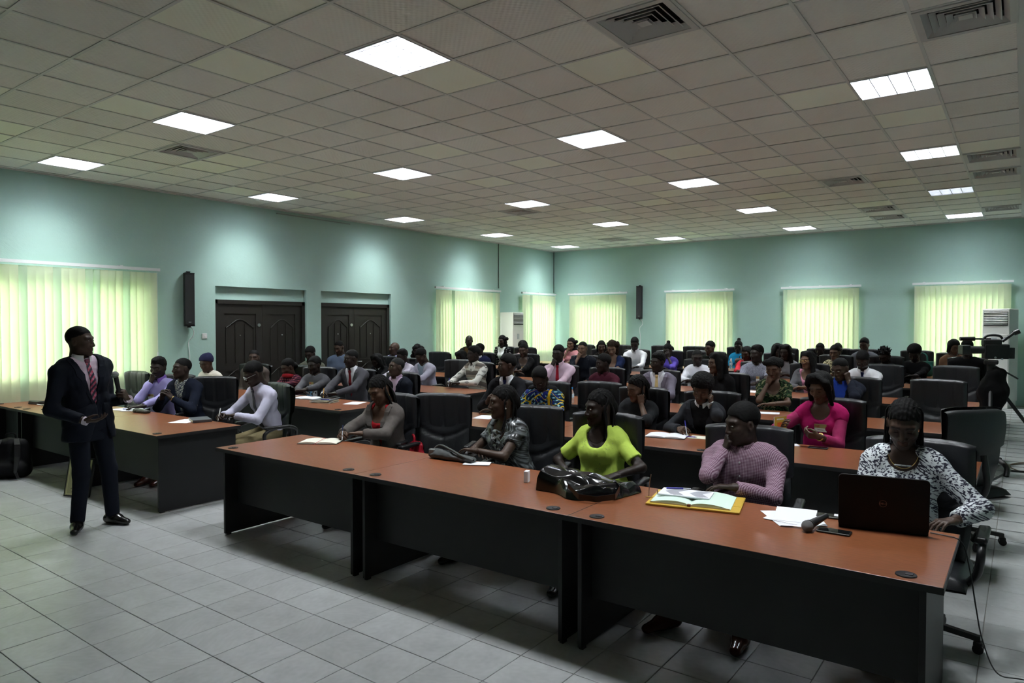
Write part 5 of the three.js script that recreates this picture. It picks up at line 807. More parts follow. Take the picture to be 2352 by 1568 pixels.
// ---------------------------------------------------------------- the speaker, standing in front of the left block
{
  const th = 1.794, px = -6.6, pz = -2.66;
  const r = person('speaker', { stand: 1, D: 5, foot: [px, 0, pz], face: th, top: 1.775, lean: -.05, side: -.085, twist: 0, hy: .5, hp: -.02, hair: 'low', tone: 'brown', fat: .004, bulk: 1.08, wide: 1.06, feet: { R: [-.1, -.02, -.75], L: [.17, .06, .1] }, pants: [.009, .011, .018],
    R: { w: V(-.2, .985, .24), d: V(.55, -.02, .75), n: V(.15, .95, -.2), curl: [.25, .35, .5, .6], thumb: .6, pole: V(-.9, -.5, -.9) }, L: { w: V(.19, 1.13, .25), d: V(-.65, .62, .3), n: V(-.35, -.2, -1), curl: [1.0, 1.1, 1.15, 1.2], thumb: 1, pole: V(.12, -1, -.35) },
    label: 'man in a dark navy suit and pink checked tie standing and speaking into a microphone', who: 'speaker',
    wear: C => { const sc = cloth([.62, .5, .6]), sh = W.top(C, sc, { len: 1, e: .014, bulk: .98 }); W.tie(C, sh, cloth([1, 1, 1], .55, check), .4, .02);
      W.jacket(C, cloth([.009, .0115, .019], .78), { v: .44, wide: .1, e: .027, len: 1.9, lapel: .06 }); W.collar(C, whiteBright, { r: .069, drop: .045 }); W.cuff(C, 'R', cloth([.7, .6, .7])); W.cuff(C, 'L', cloth([.7, .6, .7]));
      const P = C.P, hem = []; for (const sx of [-1, 1]) hem.push(bone(P.clone().add(V(sx * .05, .1, .0)), P.clone().add(V(sx * .07, -.13, .005)), .148, .155, .06, { flat: [0, 0, 1, 1.12], cut: [0, P.y - .14, 0, 0, -1, 0] })); part('jacket_skirt', sdf(hem, .012, (x, y, z, d) => { d = C.fold(x, y, z, d); const w = .03 + Math.max(0, P.y + .06 - y) * .35; return z > 0 ? Math.max(d, Math.min(w - Math.abs(x - .02), z - .1)) : d; }).g, cloth([.009, .0115, .019], .78), C.g); const b = front(C, sh, 0, -.47); const g = new THREE.CylinderGeometry(.009, .009, .004, 12); g.rotateX(Math.PI / 2); const m = part('button', g, M.plastic, C.g); m.position.copy(C.up(.1)).addScaledVector(C.F, .14); } });
  const a = r.C.arms.L, c = V(0, .085, .035).applyMatrix4(a.m).add(a.W), up = V(-.22, 1, -.02).normalize(), g = thing('microphone', 'black handheld microphone with silver mesh head held by the standing speaker', 'microphone', arr3(r.g.position), th);
  part('handle', rod(arr3(c.clone().addScaledVector(up, -.08)), arr3(c.clone().addScaledVector(up, .15)), .0135, .021, 16), M.plastic, g);
  const hd = new THREE.SphereGeometry(.029, 18, 12); hd.scale(1, 1.05, 1); const h = part('mesh_head', hd, std(lin(.32, .32, .33), .5, { bumpMap: weave, bumpScale: .003, metalness: .5 }), g); h.position.copy(c).addScaledVector(up, .175);
  part('ring', rod(arr3(c.clone().addScaledVector(up, .168)), arr3(c.clone().addScaledVector(up, .178)), .031, .031, 18), M.metal, g);
}
// ---------------------------------------------------------------- empty chairs
for (const [x, z, t, l, k] of [
  [-4.45, -4.85, .42, 'empty black office chair in the front row beside the woman in the grey blazer'],
  [-8.25, -4.75, .6, 'empty black office chair in the front row, right of the clasped hands'],
  [-8.0, -4.35, .1, 'x'],
  [-10.1, -4.6, .1, 'empty black office chair angled to the right, in front of the widest blind', 'leatherGreen'],
  [-9.95, -3.95, 1.1, 'x'],
  [-3.95, -6.95, .1, 'empty black office chair in the second row between the wax-print shirt and the braided woman'],
  [-.78, -9.05, -.06, 'empty black office chair, widest in view, at the right end of the third row'],
  [-.76, -11.3, -.06, 'empty black office chair at the right end of the fourth row'],
  [-8.0, -9.15, .25, 'empty black office chair in the third row left of the knitted vest'],
  [-9.35, -6.85, .25, 'empty black office chair in the second row left of the grey printed t-shirt', 'leatherGreen'],
  [-5.35, -13.6, 0, 'empty black office chair in front of the second back-wall window'],
  [-.42, -6.8, -2.3, 'empty black office chair turned sideways at the right end of the second row'],
  [-7.9, -15.1, 0, 'empty black office chair by the back wall, left of the slim loudspeaker'],
  [-6.9, -15.2, 0, 'empty black office chair by the back wall, below the slim loudspeaker'],
  [-6.1, -15.2, 0, 'empty black office chair by the back wall, right of the violet blouse'],
  [-8.9, -15.0, 0, 'empty black office chair in the last row near the corner window'],
  [-4.1, -15.2, 0, 'empty black office chair by the back wall, right of the cyan t-shirt'],
  [-1.65, -15.2, 0, 'empty black office chair by the back wall, behind the teal bag'],
]) if (l !== 'x') chair(x, z, t, l, k);
// ---------------------------------------------------------------- things on the desks
const dY = r => .75 + floorY(ROWS[r]) + .0015;
const pageEdge = std(lin(.62, .58, .48), .9), mint = std(lin(.62, .78, .68), .85), yellowCover = std(lin(.55, .36, .04), .5), greyBook = std(lin(.07, .075, .085), .5);
function page(w, d, bulge, sx, n = 12) {                  // one half of an open book, spine at x = 0
  const pos = [], idx = [], uv = [], f = t => .004 + bulge * Math.sin(Math.min(1, t * 1.05) * Math.PI) ** .6 * (1 - .35 * t);
  for (let i = 0; i <= n; i++) for (const [y, z] of [[f(i / n), -d / 2], [f(i / n), d / 2], [0, d / 2], [0, -d / 2]]) { pos.push(sx * i / n * w, y, z); uv.push(i / n * w, z); }
  for (let i = 0; i < n; i++) for (let q = 0; q < 4; q++) { const a = i * 4 + q, b = i * 4 + (q + 1) % 4; if (sx > 0) idx.push(a, b, a + 4, b, b + 4, a + 4); else idx.push(a, a + 4, b, b, a + 4, b + 4); }
  idx.push(n * 4, n * 4 + 1, n * 4 + 2, n * 4, n * 4 + 2, n * 4 + 3); let g = new THREE.BufferGeometry(); g.setAttribute('position', new THREE.Float32BufferAttribute(pos, 3)); g.setAttribute('uv', new THREE.Float32BufferAttribute(uv, 2)); g.setIndex(idx); g = g.toNonIndexed(); g.computeVertexNormals(); return g;
}
function openBook(label, x, y, z, turn, w, d, th = .012, cover = M.black, pageMat = M.paper) {
  const g = thing('open_notebook', label, 'notebook', [x, y, z], turn);
  part('cover', rbox(w + .012, .004, d + .01, .0015, 0, .002, 0), cover, g);
  for (const s of [-1, 1]) part('page', page(w / 2, d, th, s).translate(0, .004, 0), pageMat, g);
  return g;
}
function sheet(label, x, y, z, turn, w = .21, d = .297, mat = M.paper) { return one('paper_sheet', label, 'paper', rbox(w, .0012, d, .0004, 0, .0006, 0, 1), mat, [x, y, z], turn); }
function phone(label, x, y, z, turn) { const g = thing('phone', label, 'phone', [x, y, z], turn); part('case', rbox(.155, .009, .077, .004, 0, .0045, 0), M.plastic, g); part('screen', rbox(.14, .001, .07, .0004, 0, .0093, 0), std(lin(.008, .009, .01), .06), g); return g; }
{ const b = openBook('small open cream notebook with a red ribbon in front of the grey blazer', -4.99, dY(0), -3.9, .57, .34, .22, .014, M.black, std(lin(.74, .72, .62), .9)); part('ribbon', ribbon([V(.0, .02, -.1), V(.003, .019, 0), V(.0, .016, .1), V(-.01, .004, .116), V(-.02, .002, .15)], [.006, .006, .006, .006, .006], .0008, V(1, 0, 0), V(0, 1, 0)), std(lin(.5, .05, .08), .6), b); }
openBook('open white notebook before the woman in the charcoal suit', -2.66, dY(1), -6.02, .22, .36, .25, .012);
openBook('open white notebook under the orange pencil', -8.1, dY(1), -6.08, .35, .4, .26, .012);
openBook('open white diary with dark cover on the front desk of the left block', -9.5, dY(0), -4.1, .35, .36, .24, .012);
{ const g = thing('open_book', 'thick open book with mint-green pages and yellow cover before the checked shirt', 'book', [-1.53, dY(0), -3.885], .22); part('cover', rbox(.52, .012, .36, .004, 0, .006, 0), yellowCover, g); for (const s of [-1, 1]) part('page_block', page(.225, .31, .022, s).translate(-.015, .012, 0), mint, g); part('page_edges', box(-.235, .012, .15, .205, .02, .157), pageEdge, g); part('tassel', rbox(.02, .014, .02, .004, -.015, .02, .165), std(lin(.2, .08, .05), .6), g); part('strap', box(.215, .012, -.1, .255, .0135, .06), yellowCover, g); }
{ const t = canvasTex(256, 180, (c, w, h) => { c.fillStyle = '#e6e6ee'; c.fillRect(0, 0, w, h); c.fillStyle = '#a3a3ad'; for (const o of [.08, .55]) { c.beginPath(); c.moveTo(w * (o + .02), h * .5); c.lineTo(w * (o + .17), h * .08); c.lineTo(w * (o + .42), h * .08); c.lineTo(w * (o + .27), h * .5); c.lineTo(w * (o + .42), h * .9); c.lineTo(w * (o + .17), h * .9); c.fill(); } c.fillStyle = '#444'; c.fillRect(w * .3, h * .93, w * .16, 4); c.fillRect(w * .75, h * .93, w * .12, 4); });
  const g = thing('open_notebook', 'small open notebook with grey chevron covers lying on the mint-green book', 'notebook', [-1.6, dY(0) + .037, -3.9], .2), m = std(0xffffff, .7, { map: t }); const pg = rbox(.3, .006, .17, .002, 0, .003, 0); { const u = pg.attributes.uv, p = pg.attributes.position; for (let i = 0; i < u.count; i++) u.setXY(i, p.getX(i) / .3 + .5, .5 - p.getZ(i) / .17); } part('cover', pg, m, g); part('pages', rbox(.29, .004, .165, .001, 0, -.001, 0), M.paper, g);
  const p = thing('pen', 'blue pen lying on the chevron notebook', 'pen', [-1.67, dY(0) + .05, -3.95], .5); part('barrel', rod([-.07, 0, 0], [.03, 0, 0], .005, .005, 10), blueInk, p); part('tip', rod([.03, 0, 0], [.075, 0, 0], .004, .002, 8), clearPen, p); }
{ const g = thing('eyeglasses', 'brown-framed eyeglasses standing beside the mint-green book', 'glasses', [-1.8, dY(0), -3.82], .4); const fr = std(lin(.08, .035, .015), .35); part('temple', [tube([[0, .012, .02], [.0, .05, -.01], [.004, .1, -.04], [.01, .135, -.035]], .0028, 16, 6), tube([[.05, .012, .02], [.05, .02, -.05], [.045, .025, -.1]], .0028, 16, 6)], fr, g); for (const s of [0, 1]) part('rim', new THREE.TorusGeometry(.02, .003, 6, 18).rotateX(1.3).translate(.002 + s * .046, .012, .03), std(lin(.5, .33, .08), .3), g); }
[['topmost of the loose white sheets beside the laptop', -.985, .006, -3.93, .2], ['second of the loose white sheets beside the laptop, slightly turned', -.99, .0045, -3.9, -.12], ['third white sheet in the stack beside the laptop, skewed right', -.955, .003, -3.91, .42], ['lowest white sheet beside the laptop, sticking out to the left', -1.0, .0015, -3.86, .62]].forEach(([l, x, y, z, t]) => sheet(l, x, dY(0) + y - .0015, z, t));
one('logo_card', 'small printed card with two dark marks at the front of the white sheets', 'card', [box(-.05, 0, -.015, .05, .001, .015)], std(0xffffff, .8, { map: canvasTex(128, 40, (c, w, h) => { c.fillStyle = '#e8e8ee'; c.fillRect(0, 0, w, h); c.fillStyle = '#33363c'; c.beginPath(); c.ellipse(36, 20, 26, 12, .2, 0, 7); c.fill(); c.beginPath(); c.ellipse(88, 24, 26, 10, 0, 0, 7); c.fill(); }) }), [-.95, dY(0) + .008, -3.7], .3);
{ const g = thing('microphone', 'black handheld microphone with silver mesh head lying on the papers', 'microphone', [-.862, dY(0) + .028, -3.665], 0), d = V(.055, .022, -.2).normalize(); const hd = part('mesh_head', new THREE.SphereGeometry(.029, 20, 14), std(lin(.2, .2, .205), .55, { bumpMap: weave, bumpScale: .003, metalness: .4 }), g); part('ring', rod(arr3(d.clone().multiplyScalar(.018)), arr3(d.clone().multiplyScalar(.03)), .026, .024, 18), M.plastic, g); part('handle', rod(arr3(d.clone().multiplyScalar(.028)), arr3(d.clone().multiplyScalar(.19)), .022, .014, 18), M.plastic, g); }
phone('black smartphone lying in front of the laptop', -.75, dY(0), -3.73, .02);
{ const g = phone('grey-green smartphone with a white card, half behind the laptop', -.82, dY(0), -4.02, .15); part('card', rbox(.06, .002, .045, .001, .04, .011, -.01), M.paper, g); }
{ // laptop: base towards its user, lid leaning towards the camera
  const g = thing('laptop', 'black laptop with a round maker logo on its lid, seen from behind', 'laptop', [-.557, dY(0), -3.885], .2); const lm = std(lin(.0065, .0065, .007), .45, { specularIntensity: .35 });
  part('base', [rbox(.4, .022, .265, .006, 0, .012, -.135)], lm, g); part('keyboard', rbox(.35, .002, .12, .0008, 0, .0235, -.13), std(lin(.02, .02, .022), .6), g);
  const lid = part('lid', (() => { const s = new THREE.Shape(), w = .2, h = .27, r = .022; s.moveTo(-w + r, 0); s.lineTo(w - r, 0); s.quadraticCurveTo(w, 0, w, r); s.lineTo(w, h - r); s.quadraticCurveTo(w, h, w - r, h); s.lineTo(-w + r, h); s.quadraticCurveTo(-w, h, -w, h - r); s.lineTo(-w, r); s.quadraticCurveTo(-w, 0, -w + r, 0); return new THREE.ExtrudeGeometry(s, { depth: .008, bevelEnabled: true, bevelSize: .002, bevelThickness: .002, bevelSegments: 2, curveSegments: 8 }); })(), lm, g); lid.position.set(0, .012, -.012); lid.rotation.x = .1;
  part('screen', box(-.17, .03, -.0035, .17, .25, -.0028), std(lin(.25, .3, .36), .2, { emissive: lin(.25, .3, .38), emissiveIntensity: .12 }), lid);
  const font = await new FontLoader().loadAsync('fonts/droid/droid_sans_bold.typeface.json'), logoMat = std(lin(.34, .2, .15), .5);
  const tg = new TextGeometry('DELL', { font, size: .0088, depth: .0006, curveSegments: 4 }); tg.computeBoundingBox(); const b = tg.boundingBox; tg.translate(-(b.max.x + b.min.x) / 2, -(b.max.y + b.min.y) / 2, 0);
  const lg = part('logo', [tg, new THREE.TorusGeometry(.0165, .0011, 6, 40)], logoMat, lid); lg.position.set(0, .135, .0105);
}
one('cable', 'black laptop power cable hanging over the right desk end to the floor', 'cable', tube([[-.36, .757, -3.99], [-.28, .757, -3.975], [-.245, .757, -3.96], [-.218, .73, -3.955], [-.2, .66, -3.95], [-.184, .574, -3.95], [-.163, .432, -3.95], [-.14, .28, -4.0], [-.08, .08, -4.12], [.02, .012, -4.28], [.2, .006, -4.3]], .0035, 60, 6), M.plastic);
{ // glossy tote bag lying slouched on the desk
  const L = new THREE.MeshPhysicalMaterial({ color: lin(.006, .006, .0065), roughness: .16, specularIntensity: 1 }), g = thing('tote_bag', 'glossy black patent tote bag slumped on the desk before the lime blouse', 'bag', [-2.2, dY(0) + .001, -3.68], .05);
  const N = 64, tri = t => Math.abs(((t % 1) + 1) % 1 * 2 - 1), hgt = (x, z) => { // crumpled stiff sheet: flat facets meeting in creases
    const f = Math.min(.21 - .55 * Math.abs(x + .07 + (z + .1) * .5) - .28 * (z + .12), .125 - .12 * (x + .3) - .1 * Math.abs(z - .0), .17 + .15 * x), c = .016 * tri(x * 4.3 + z * 2.1) + .014 * tri(x * 2.2 - z * 6.1 + .3) + .01 * tri(z * 9 + x * 1.3) - .022 * Math.exp(-Math.pow((z - .07 + x * .32) / .016, 2)) - .016 * Math.exp(-Math.pow((z + .02 - x * .5) / .014, 2)); return Math.max(.014, Math.max(f, .055 - .08 * Math.abs(x - .12)) + c); };
  const pos = [], idx = [], uv = [], P = (i, j) => { const u = i / N * 2 - 1, v = j / N * 2 - 1, w = .155 + .03 * Math.sin(u * 3 + 1); return [u * (.29 - .03 * v), v * w + (u < 0 ? .05 * u * v : -.06 * u) + .02 * Math.sin(u * 5)]; };
  for (const top of [1, 0]) { const o = pos.length / 3; for (let j = 0; j <= N; j++) for (let i = 0; i <= N; i++) { const [x, z] = P(i, j), e = Math.min(i, j, N - i, N - j); pos.push(x, top ? (e ? hgt(x, z) * Math.min(1, .45 + e / 7) : .002) : 0, z); uv.push(x, z); } for (let j = 0; j < N; j++) for (let i = 0; i < N; i++) { const a = o + j * (N + 1) + i, b = a + 1, c = a + N + 1, d = c + 1; if (top) idx.push(a, c, b, b, c, d); else idx.push(a, b, c, b, d, c); } }
  const bg = new THREE.BufferGeometry(); bg.setAttribute('position', new THREE.Float32BufferAttribute(pos, 3)); bg.setAttribute('uv', new THREE.Float32BufferAttribute(uv, 2)); bg.setIndex(idx); bg.computeVertexNormals();
  part('body', bg, L, g);
  part('handle', [ribbon([V(0, .07, .15), V(.1, .03, .2), V(.2, .022, .17), V(.28, .03, .08), V(.27, .06, .0), V(.2, .09, -.06)], [.03, .034, .034, .034, .034, .03], .008, V(0, 1, 0), V(.3, 0, 1))], L, g);
}
one('card_box', 'tiny white box standing left of the patent tote bag', 'box', rbox(.03, .075, .05, .003, 0, .0375, 0), M.paper, [-2.63, dY(0), -3.72], .3);
{ const m = std(lin(.075, .08, .08), .75), g = thing('handbag', 'slim folded grey handbag on the front desk left of the satin blouse', 'bag', [-3.5, dY(0), -3.97], .1); part('body', sdf([bone([-.2, .03, -.02], [.18, .022, .0], .032, .024, .03, { flat: [0, 0, 1, .6] }), bone([-.17, .05, -.02], [-.02, .04, .0], .03, .025, .03)], .009, (x, y, z, d) => Math.max(d + .005 * nz3(x * 25, y * 25, z * 25), -y)).g, m, g); part('strap', tube([[-.2, .05, 0], [-.15, .1, -.02], [-.02, .085, .01], [.1, .05, .03], [.22, .03, .05]], .009, 24, 6), m, g); part('buckle', rbox(.05, .05, .035, .008, -.19, .05, .01), std(lin(.16, .165, .165), .5), g); }
sheet('folded white paper beside the slim grey handbag', -3.27, dY(0) + .004, -3.98, .5, .2, .12);
{ const m = std(lin(.34, .008, .02), .25), g = thing('handbag', 'small bright red handbag on the empty chair beside the grey blazer', 'bag', [-4.68, floorY(-4.6) + .49, -4.72], -.1); part('body', sdf([bone([-.1, .07, 0], [.1, .07, 0], .065, .065, .03, { flat: [0, 0, 1, 1.4] }), bone([-.1, .15, 0], [.1, .15, 0], .05, .05, .03, { flat: [0, 0, 1, 1.4] })], .008).g, m, g); part('handle', tube([[-.05, .17, .02], [-.045, .235, .01], [0, .255, 0], [.045, .235, .01], [.05, .17, .02]], .012, 24, 8), m, g); part('clasp', rbox(.03, .02, .01, .003, .06, .18, .045), M.metal, g); }
// front desk of the left block
{ const g = thing('book', 'thick closed grey book before the man with the dark striped tie', 'book', [-7.13, dY(0), -3.98], -.35); part('cover', rbox(.27, .03, .19, .004, 0, .015, 0), greyBook, g); part('pages', rbox(.258, .022, .192, .002, .003, .015, 0), pageEdge, g); }
sheet('white sheet half under the thick grey book', -7.25, dY(0), -3.88, .5);
sheet('white papers on the front desk before the mauve shirt', -8.85, dY(0), -3.98, .3, .3, .22); sheet('second white sheet overlapping the papers before the mauve shirt', -8.7, dY(0) + .002, -4.02, .7);
{ const p = thing('pen', 'blue pen on the papers before the mauve shirt', 'pen', [-8.78, dY(0) + .009, -3.97], .4); part('barrel', rod([-.06, 0, 0], [.05, 0, 0], .005, .005, 8), blueInk, p); part('tip', rod([.05, 0, 0], [.075, 0, 0], .004, .001, 8), M.metal, p); }
{ const g = thing('spectacle_case', 'dark oblong spectacle case at the left edge of the front desk', 'case', [-10.35, dY(0), -3.55], .25); part('lid', rbox(.22, .045, .08, .015, 0, .024, 0), M.plastic, g); part('base', rbox(.222, .02, .082, .008, 0, .011, 0), M.black, g); }
{ const p = thing('pen', 'white marker beside the dark spectacle case', 'pen', [-10.12, dY(0) + .008, -3.52], .2); part('barrel', rod([-.08, 0, 0], [.08, 0, 0], .007, .007, 8), M.white, p); part('cap', rod([.03, 0, 0], [.085, 0, 0], .008, .008, 8), M.frameGrey, p); }
phone('black phone near the left front desk edge', -9.55, dY(0), -3.4, .3);
{ const g = thing('keys', 'dark pouch lying by the elbow of the mauve shirt', 'pouch', [-8.35, dY(0), -3.95], .2); part('pouch', sdf([bone([-.1, .018, 0], [.1, .015, .01], .03, .024, .02, { flat: [0, 0, 1, .6] })], .009, (x, y, z, d) => Math.max(d + .004 * nz3(x * 40, y * 40, z * 40), -y)).g, std(lin(.02, .018, .016), .5), g); part('zip', rod([-.09, .045, 0], [.09, .04, .01], .003, .003, 6), M.metal, g); }
// second row
{ const t = canvasTex(128, 96, (c, w, h) => { c.fillStyle = '#d9d6c2'; c.fillRect(0, 0, w, h); c.fillStyle = '#5d86b5'; c.fillRect(w * .62, 0, w * .38, h); c.fillStyle = '#b9863a'; c.fillRect(w * .2, h * .3, w * .3, h * .5); c.fillStyle = '#333'; c.fillRect(w * .1, h * .1, w * .4, 8); }); one('leaflet', 'colourful leaflet beside the open notebook of the charcoal suit', 'leaflet', metric(new THREE.BoxGeometry(.24, .002, .17)), std(0xffffff, .6, { map: t }), [-2.36, dY(1) + .001, -6.14], .1); }
{ const p = thing('pen', 'violet pen between the notebook and the leaflet of the second row', 'pen', [-2.47, dY(1) + .006, -6.08], .25); part('barrel', rod([-.06, 0, 0], [.06, 0, 0], .005, .005, 8), std(lin(.12, .04, .4), .4), p); part('tip', rod([.06, 0, 0], [.075, 0, 0], .004, .001, 8), M.metal, p); }
phone('dark phone lying before the woman in magenta', -1.38, dY(1), -6.2, .1);
sheet('small white sheet at the right hand of the woman in magenta', -1.62, dY(1), -6.22, .5, .16, .12); sheet('tiny white note left on the second-row desk near the right end', -.62, dY(1), -6.05, .3, .05, .04);
{ const R = PEOPLE; const g = thing('booklet', 'yellow and blue booklet held up by the woman in magenta', 'booklet', [-1.69, .795, -6.2], 1.15); const t = canvasTex(96, 128, (c, w, h) => { c.fillStyle = '#c9a53c'; c.fillRect(0, 0, w, h); c.fillStyle = '#3f8ac0'; c.fillRect(0, h * .62, w, h * .38); c.fillStyle = '#d66a2c'; c.fillRect(w * .2, h * .25, w * .4, h * .25); c.fillStyle = '#e9e6d8'; c.fillRect(w * .15, h * .08, w * .6, 8); }); const m = part('cover', rbox(.15, .2, .006, .002, 0, .1, .004), std(0xffffff, .5, { map: t }), g); part('pages', rbox(.145, .195, .008, .002, 0, .1, -.004), M.paper, g); }
[['topmost thin magazine', .036, .3, .22, .3], ['second magazine', .026, .31, .23, .15], ['third magazine', .015, .3, .22, .5], ['lowest magazine', .004, .32, .23, .25]].forEach(([l, y, w, d, t], i) => { const g = thing('magazine', l + ' of the stack on the second-row desk of the left block', 'magazine', [-7.5, dY(1) + y - .004, -5.92], t); part('cover', rbox(w, .009, d, .002, 0, .0048, 0), [greyBook, std(lin(.4, .38, .25), .5), std(lin(.3, .31, .33), .5), std(lin(.5, .48, .4), .5)][i], g); part('pages', rbox(w - .008, .006, d + .001, .001, .002, .0048, 0), pageEdge, g); });
{ const p = thing('pen', 'blue pen on the stack of magazines', 'pen', [-7.42, dY(1) + .048, -5.87], .5); part('barrel', rod([-.06, 0, 0], [.06, 0, 0], .005, .005, 8), blueInk, p); part('tip', rod([.06, 0, 0], [.075, 0, 0], .004, .001, 8), M.metal, p); }
sheet('white sheet at the gangway end of the left second-row desk', -7.1, dY(1), -6.1, .4); sheet('white pad before the grey printed t-shirt', -8.62, dY(1) + .003, -6.12, .2, .3, .21);
sheet('white sheet before the man in the black suit with blue tie', -4.85, dY(1), -6.05, .3); sheet('white sheet before the wax-print shirt', -4.25, dY(1), -6.0, .1);
sheet('white sheet before the leaf-print top in the third row', -2.42, dY(2), -8.2, .25, .34, .2); sheet('white sheet before the speckled t-shirt', -3.2, dY(3), -10.25, .2); sheet('white sheet before the pink shirt and red tie', -5.35, dY(2), -8.15, .2);
sheet('white sheet before the navy off-shoulder top', -6.3, dY(3) + .03, -11.75, .2); sheet('white sheet before the pair of back-row white and violet tops', -6.4, dY(4), -12.2, .1);
function bottle(label, x, y, z, cap) { const g = thing('water_bottle', label, 'bottle', [x, y, z]); const pr = [[0, 0], [.028, 0], [.031, .006], [.031, .05], [.0285, .06], [.031, .07], [.031, .12], [.026, .15], [.013, .178], [.012, .19], [0, .19]].map(p => new THREE.Vector2(...p)); part('body', new THREE.LatheGeometry(pr, 20), new THREE.MeshPhysicalMaterial({ color: lin(.85, .9, .95), roughness: .08, transmission: .9, thickness: .03, ior: 1.33 }), g); part('cap', rod([0, .186, 0], [0, .208, 0], .0155, .015, 16), cap, g); part('label', rod([0, .075, 0], [0, .115, 0], .0314, .0314, 20), std(lin(.45, .6, .7), .5), g); return g; }
bottle('water bottle with a blue cap behind the empty front-row chair', -4.74, dY(2), -7.72, std(lin(.04, .28, .6), .4)); bottle('clear water bottle near the back beside a brown bag', -4.85, dY(5), -14.15, M.white);
{ const m = std(lin(.05, .03, .018), .5), g = thing('handbag', 'brown patterned bag on the back desk before the cyan t-shirt', 'bag', [-4.62, dY(5), -14.12], 0); part('body', sdf([bone([-.08, .06, 0], [.08, .06, 0], .06, .06, .03), bone([-.09, .17, 0], [.09, .17, 0], .05, .05, .03)], .014, (x, y, z, d) => Math.max(d + .006 * nz3(x * 30, y * 30, z * 30), -y)).g, m, g); part('handle', tube([[-.05, .2, 0], [-.03, .27, 0], [.03, .27, 0], [.05, .2, 0]], .008, 14, 6), m, g); }
{ const m = std(lin(.018, .16, .125), .5), g = thing('tote_bag', 'teal green tote bag with two handles on the back desk', 'bag', [-1.43, dY(5), -14.1], -.1); part('body', sdf([bone([-.1, .05, 0], [.12, .05, 0], .05, .05, .03), bone([-.14, .25, 0], [.14, .25, 0], .035, .035, .05), bone([0, .14, 0], [.1, .12, 0], .09, .09, .05)], .014, (x, y, z, d) => Math.max(d + .008 * nz3(x * 14, y * 14, z * 14), -y, y - .265)).g, m, g); for (const z of [-.03, .03]) part('handle', tube([[-.08, .25, z], [-.06, .37, z], [.0, .41, z], [.06, .37, z], [.08, .25, z]], .007, 20, 6), m, g); }

// ---------------------------------------------------------------- on the floor
{ const m = std(lin(.006, .006, .007), .75), g = thing('backpack', 'black backpack standing on the floor before the left front desk', 'backpack', [-9.5, 0, -2.98], 1.0); part('body', sdf([bone([-.12, .1, 0], [-.1, .36, -.02], .1, .09, .05), bone([.12, .1, 0], [.1, .36, -.02], .1, .09, .05), bone([0, .1, 0], [0, .37, -.02], .1, .1, .05), bone([-.1, .12, .09], [.1, .12, .09], .08, .08, .04)], .014, (x, y, z, d) => Math.max(d + .008 * nz3(x * 16, y * 12, z * 16), -y)).g, m, g); for (const s of [-1, 1]) part('strap', ribbon([V(s * .08, .46, .04), V(s * .1, .4, .1), V(s * .105, .26, .125), V(s * .1, .1, .19), V(s * .13, .02, .2)], [.05, .055, .055, .03, .025], .014, V(1, 0, 0), V(0, .2, 1)), std(lin(.012, .012, .013), .6), g); part('handle', tube([[-.05, .46, -.03], [-.04, .51, -.03], [.04, .51, -.03], [.05, .46, -.03]], .009, 16, 6), m, g); part('buckle', rbox(.03, .02, .02, .004, .1, .1, .2), M.plastic, g); }
{ const t = canvasTex(256, 420, (c, w, h) => { c.fillStyle = '#a8a47a'; c.fillRect(0, 0, w, h); c.fillStyle = '#6d6b55'; c.fillRect(w * .25, h * .3, w * .6, h * .42); c.strokeStyle = '#d8d49a'; c.lineWidth = 6; c.strokeRect(w * .06, h * .03, w * .88, h * .94); c.fillStyle = '#dcd894'; c.font = 'bold 62px serif'; c.textAlign = 'center'; c.fillText('BIZ', w * .55, h * .2); c.fillStyle = '#2c2b22'; c.font = 'bold 66px serif'; c.fillText('TOP', w * .5, h * .92); c.strokeStyle = '#d8d49a'; c.beginPath(); c.moveTo(w * .4, h * .5); c.lineTo(w * .55, h * .62); c.lineTo(w * .7, h * .36); c.stroke(); });
  const g = thing('framed_award', 'gold-faced framed award leaning under the desk behind the speaker', 'award', [-7.88, .004, -3.05], .55); const f = new THREE.Group(); const fr = part('frame', rbox(.28, .4, .03, .004, 0, .2, 0), M.plastic, g); fr.rotation.x = -.2; fr.rotation.z = -.04; const pl = new THREE.PlaneGeometry(.25, .37); pl.translate(0, .2, .0162); part('plate', pl, std(0xffffff, .3, { map: t, metalness: .2 }), fr); part('stand', rod([0, .25, -.02], [0, .0, -.14], .008), M.plastic, g); }
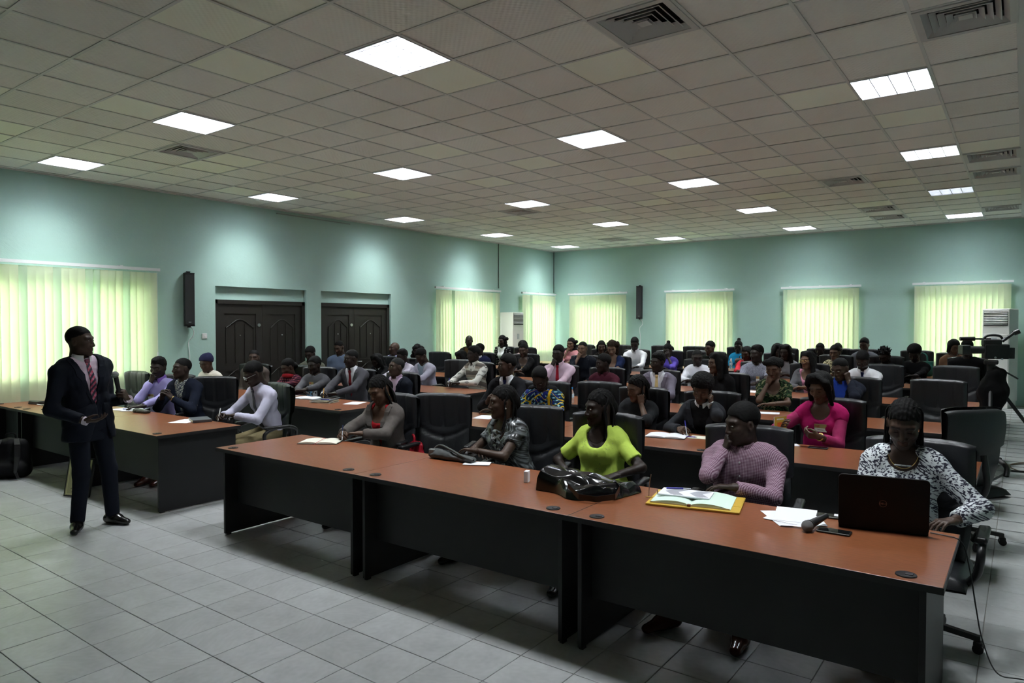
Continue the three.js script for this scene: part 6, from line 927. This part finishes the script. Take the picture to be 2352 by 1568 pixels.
// video camera on its tripod in the right aisle
{ const g = thing('video_camera', 'black shoulder video camera on a tripod at the right', 'video camera', [-.3, floorY(-9.75) + .2, -9.75], 0), k = 1.34, R = M.black; g.rotation.y = -1.15; g.scale.setScalar(.85);
  part('body', [rbox(.13, .2, .3, .02, 0, k + .1, -.05), rbox(.11, .09, .22, .02, 0, k + .22, .0), rbox(.05, .14, .2, .01, -.08, k + .1, -.05)], R, g); part('lens', [rod([0, k + .12, .1], [0, k + .12, .3], .05, .055, 20)], R, g); part('lens_hood', rbox(.16, .13, .1, .012, 0, k + .12, .33), M.plastic, g);
  part('top_handle', [tube([[0, k + .26, .1], [0, k + .31, .06], [0, k + .31, -.1], [0, k + .26, -.14]], .016, 20, 8)], M.plastic, g); part('viewfinder', [rod([.02, k + .24, -.12], [.04, k + .36, -.26], .022, .02, 12), rod([.04, k + .35, -.25], [.05, k + .38, -.31], .034, .036, 14)], M.plastic, g);
  part('microphone', [rod([-.07, k + .27, -.02], [-.07, k + .27, .3], .012), rod([-.07, k + .27, .18], [-.07, k + .27, .36], .03, .026, 12)], M.plastic, g); part('battery', rbox(.1, .15, .07, .008, 0, k + .08, -.23), M.plastic, g); part('knob', [rod([.07, k + .0, -.1], [.085, k + .0, -.1], .012), rod([.07, k + .02, -.02], [.08, k + .02, -.02], .014)], M.metal, g); }
{ const g = thing('tripod', 'black tripod carrying the video camera, legs spread over the aisle', 'tripod', [-.3, floorY(-9.75), -9.75], 0); part('head', [rbox(.14, .05, .14, .015, 0, 1.3, 0), rod([0, 1.05, 0], [0, 1.3, 0], .035, .045, 14)], M.plastic, g); part('pan_handle', rod([0, 1.28, 0], [.25, 1.1, -.3], .01), M.plastic, g);
  for (const [x, z] of [[.02, .85], [.68, -.15], [.05, -.75]]) { const l = part('leg', [rod([x * .04, 1.08, z * .04], [x * .6, .5, z * .6], .02, .02, 8), rod([x * .56, .54, z * .56], [x, .015, z], .014, .014, 8), rod([x * .57, .535, z * .57], [x * .63, .465, z * .63], .034, .034, 10)], M.plastic, g); part('foot', rod([x, 0, z], [x, .03, z], .022, .02, 10), M.plastic, l); }
  part('spreader', [rod([.02, .05, .8], [.2, .06, .0], .012), rod([.62, .05, -.12], [.2, .06, 0], .012), rod([.05, .05, -.7], [.2, .06, 0], .012)], M.plastic, g); part('cover', sdf([bone([0, .95, 0], [.05, 1.15, 0], .14, .1, .05), bone([-.02, .7, 0], [.04, .95, 0], .1, .14, .05)], .02, (x, y, z, d) => d + .02 * nz3(x * 12, y * 7, z * 12)).g, std(lin(.006, .006, .0065), .85), g); }
one('cable', 'loose thin black cables lying across the right aisle by the tripod', 'cable', [tube([[.02, .006, -8.7], [-.12, .006, -9.1], [.1, .006, -9.5], [.05, .01, -10.1], [.35, .01, -10.5]], .005, 40, 5)], M.plastic);
one('cable', 'coiled olive cable on the floor of the right aisle beyond the tripod', 'cable', tube([[-.15, floorY(-10.4) + .008, -10.35], [.05, floorY(-10.6) + .008, -10.55], [.2, floorY(-10.3) + .012, -10.2], [0, floorY(-10.1) + .016, -10.0], [-.12, floorY(-10.3) + .02, -10.3], [.1, floorY(-10.6) + .024, -10.6], [.4, floorY(-10.4) + .008, -10.5], [.9, floorY(-10.9) + .008, -11.0]], .006, 70, 5), std(lin(.12, .09, .05), .6));
renderer.render(scene, camera);
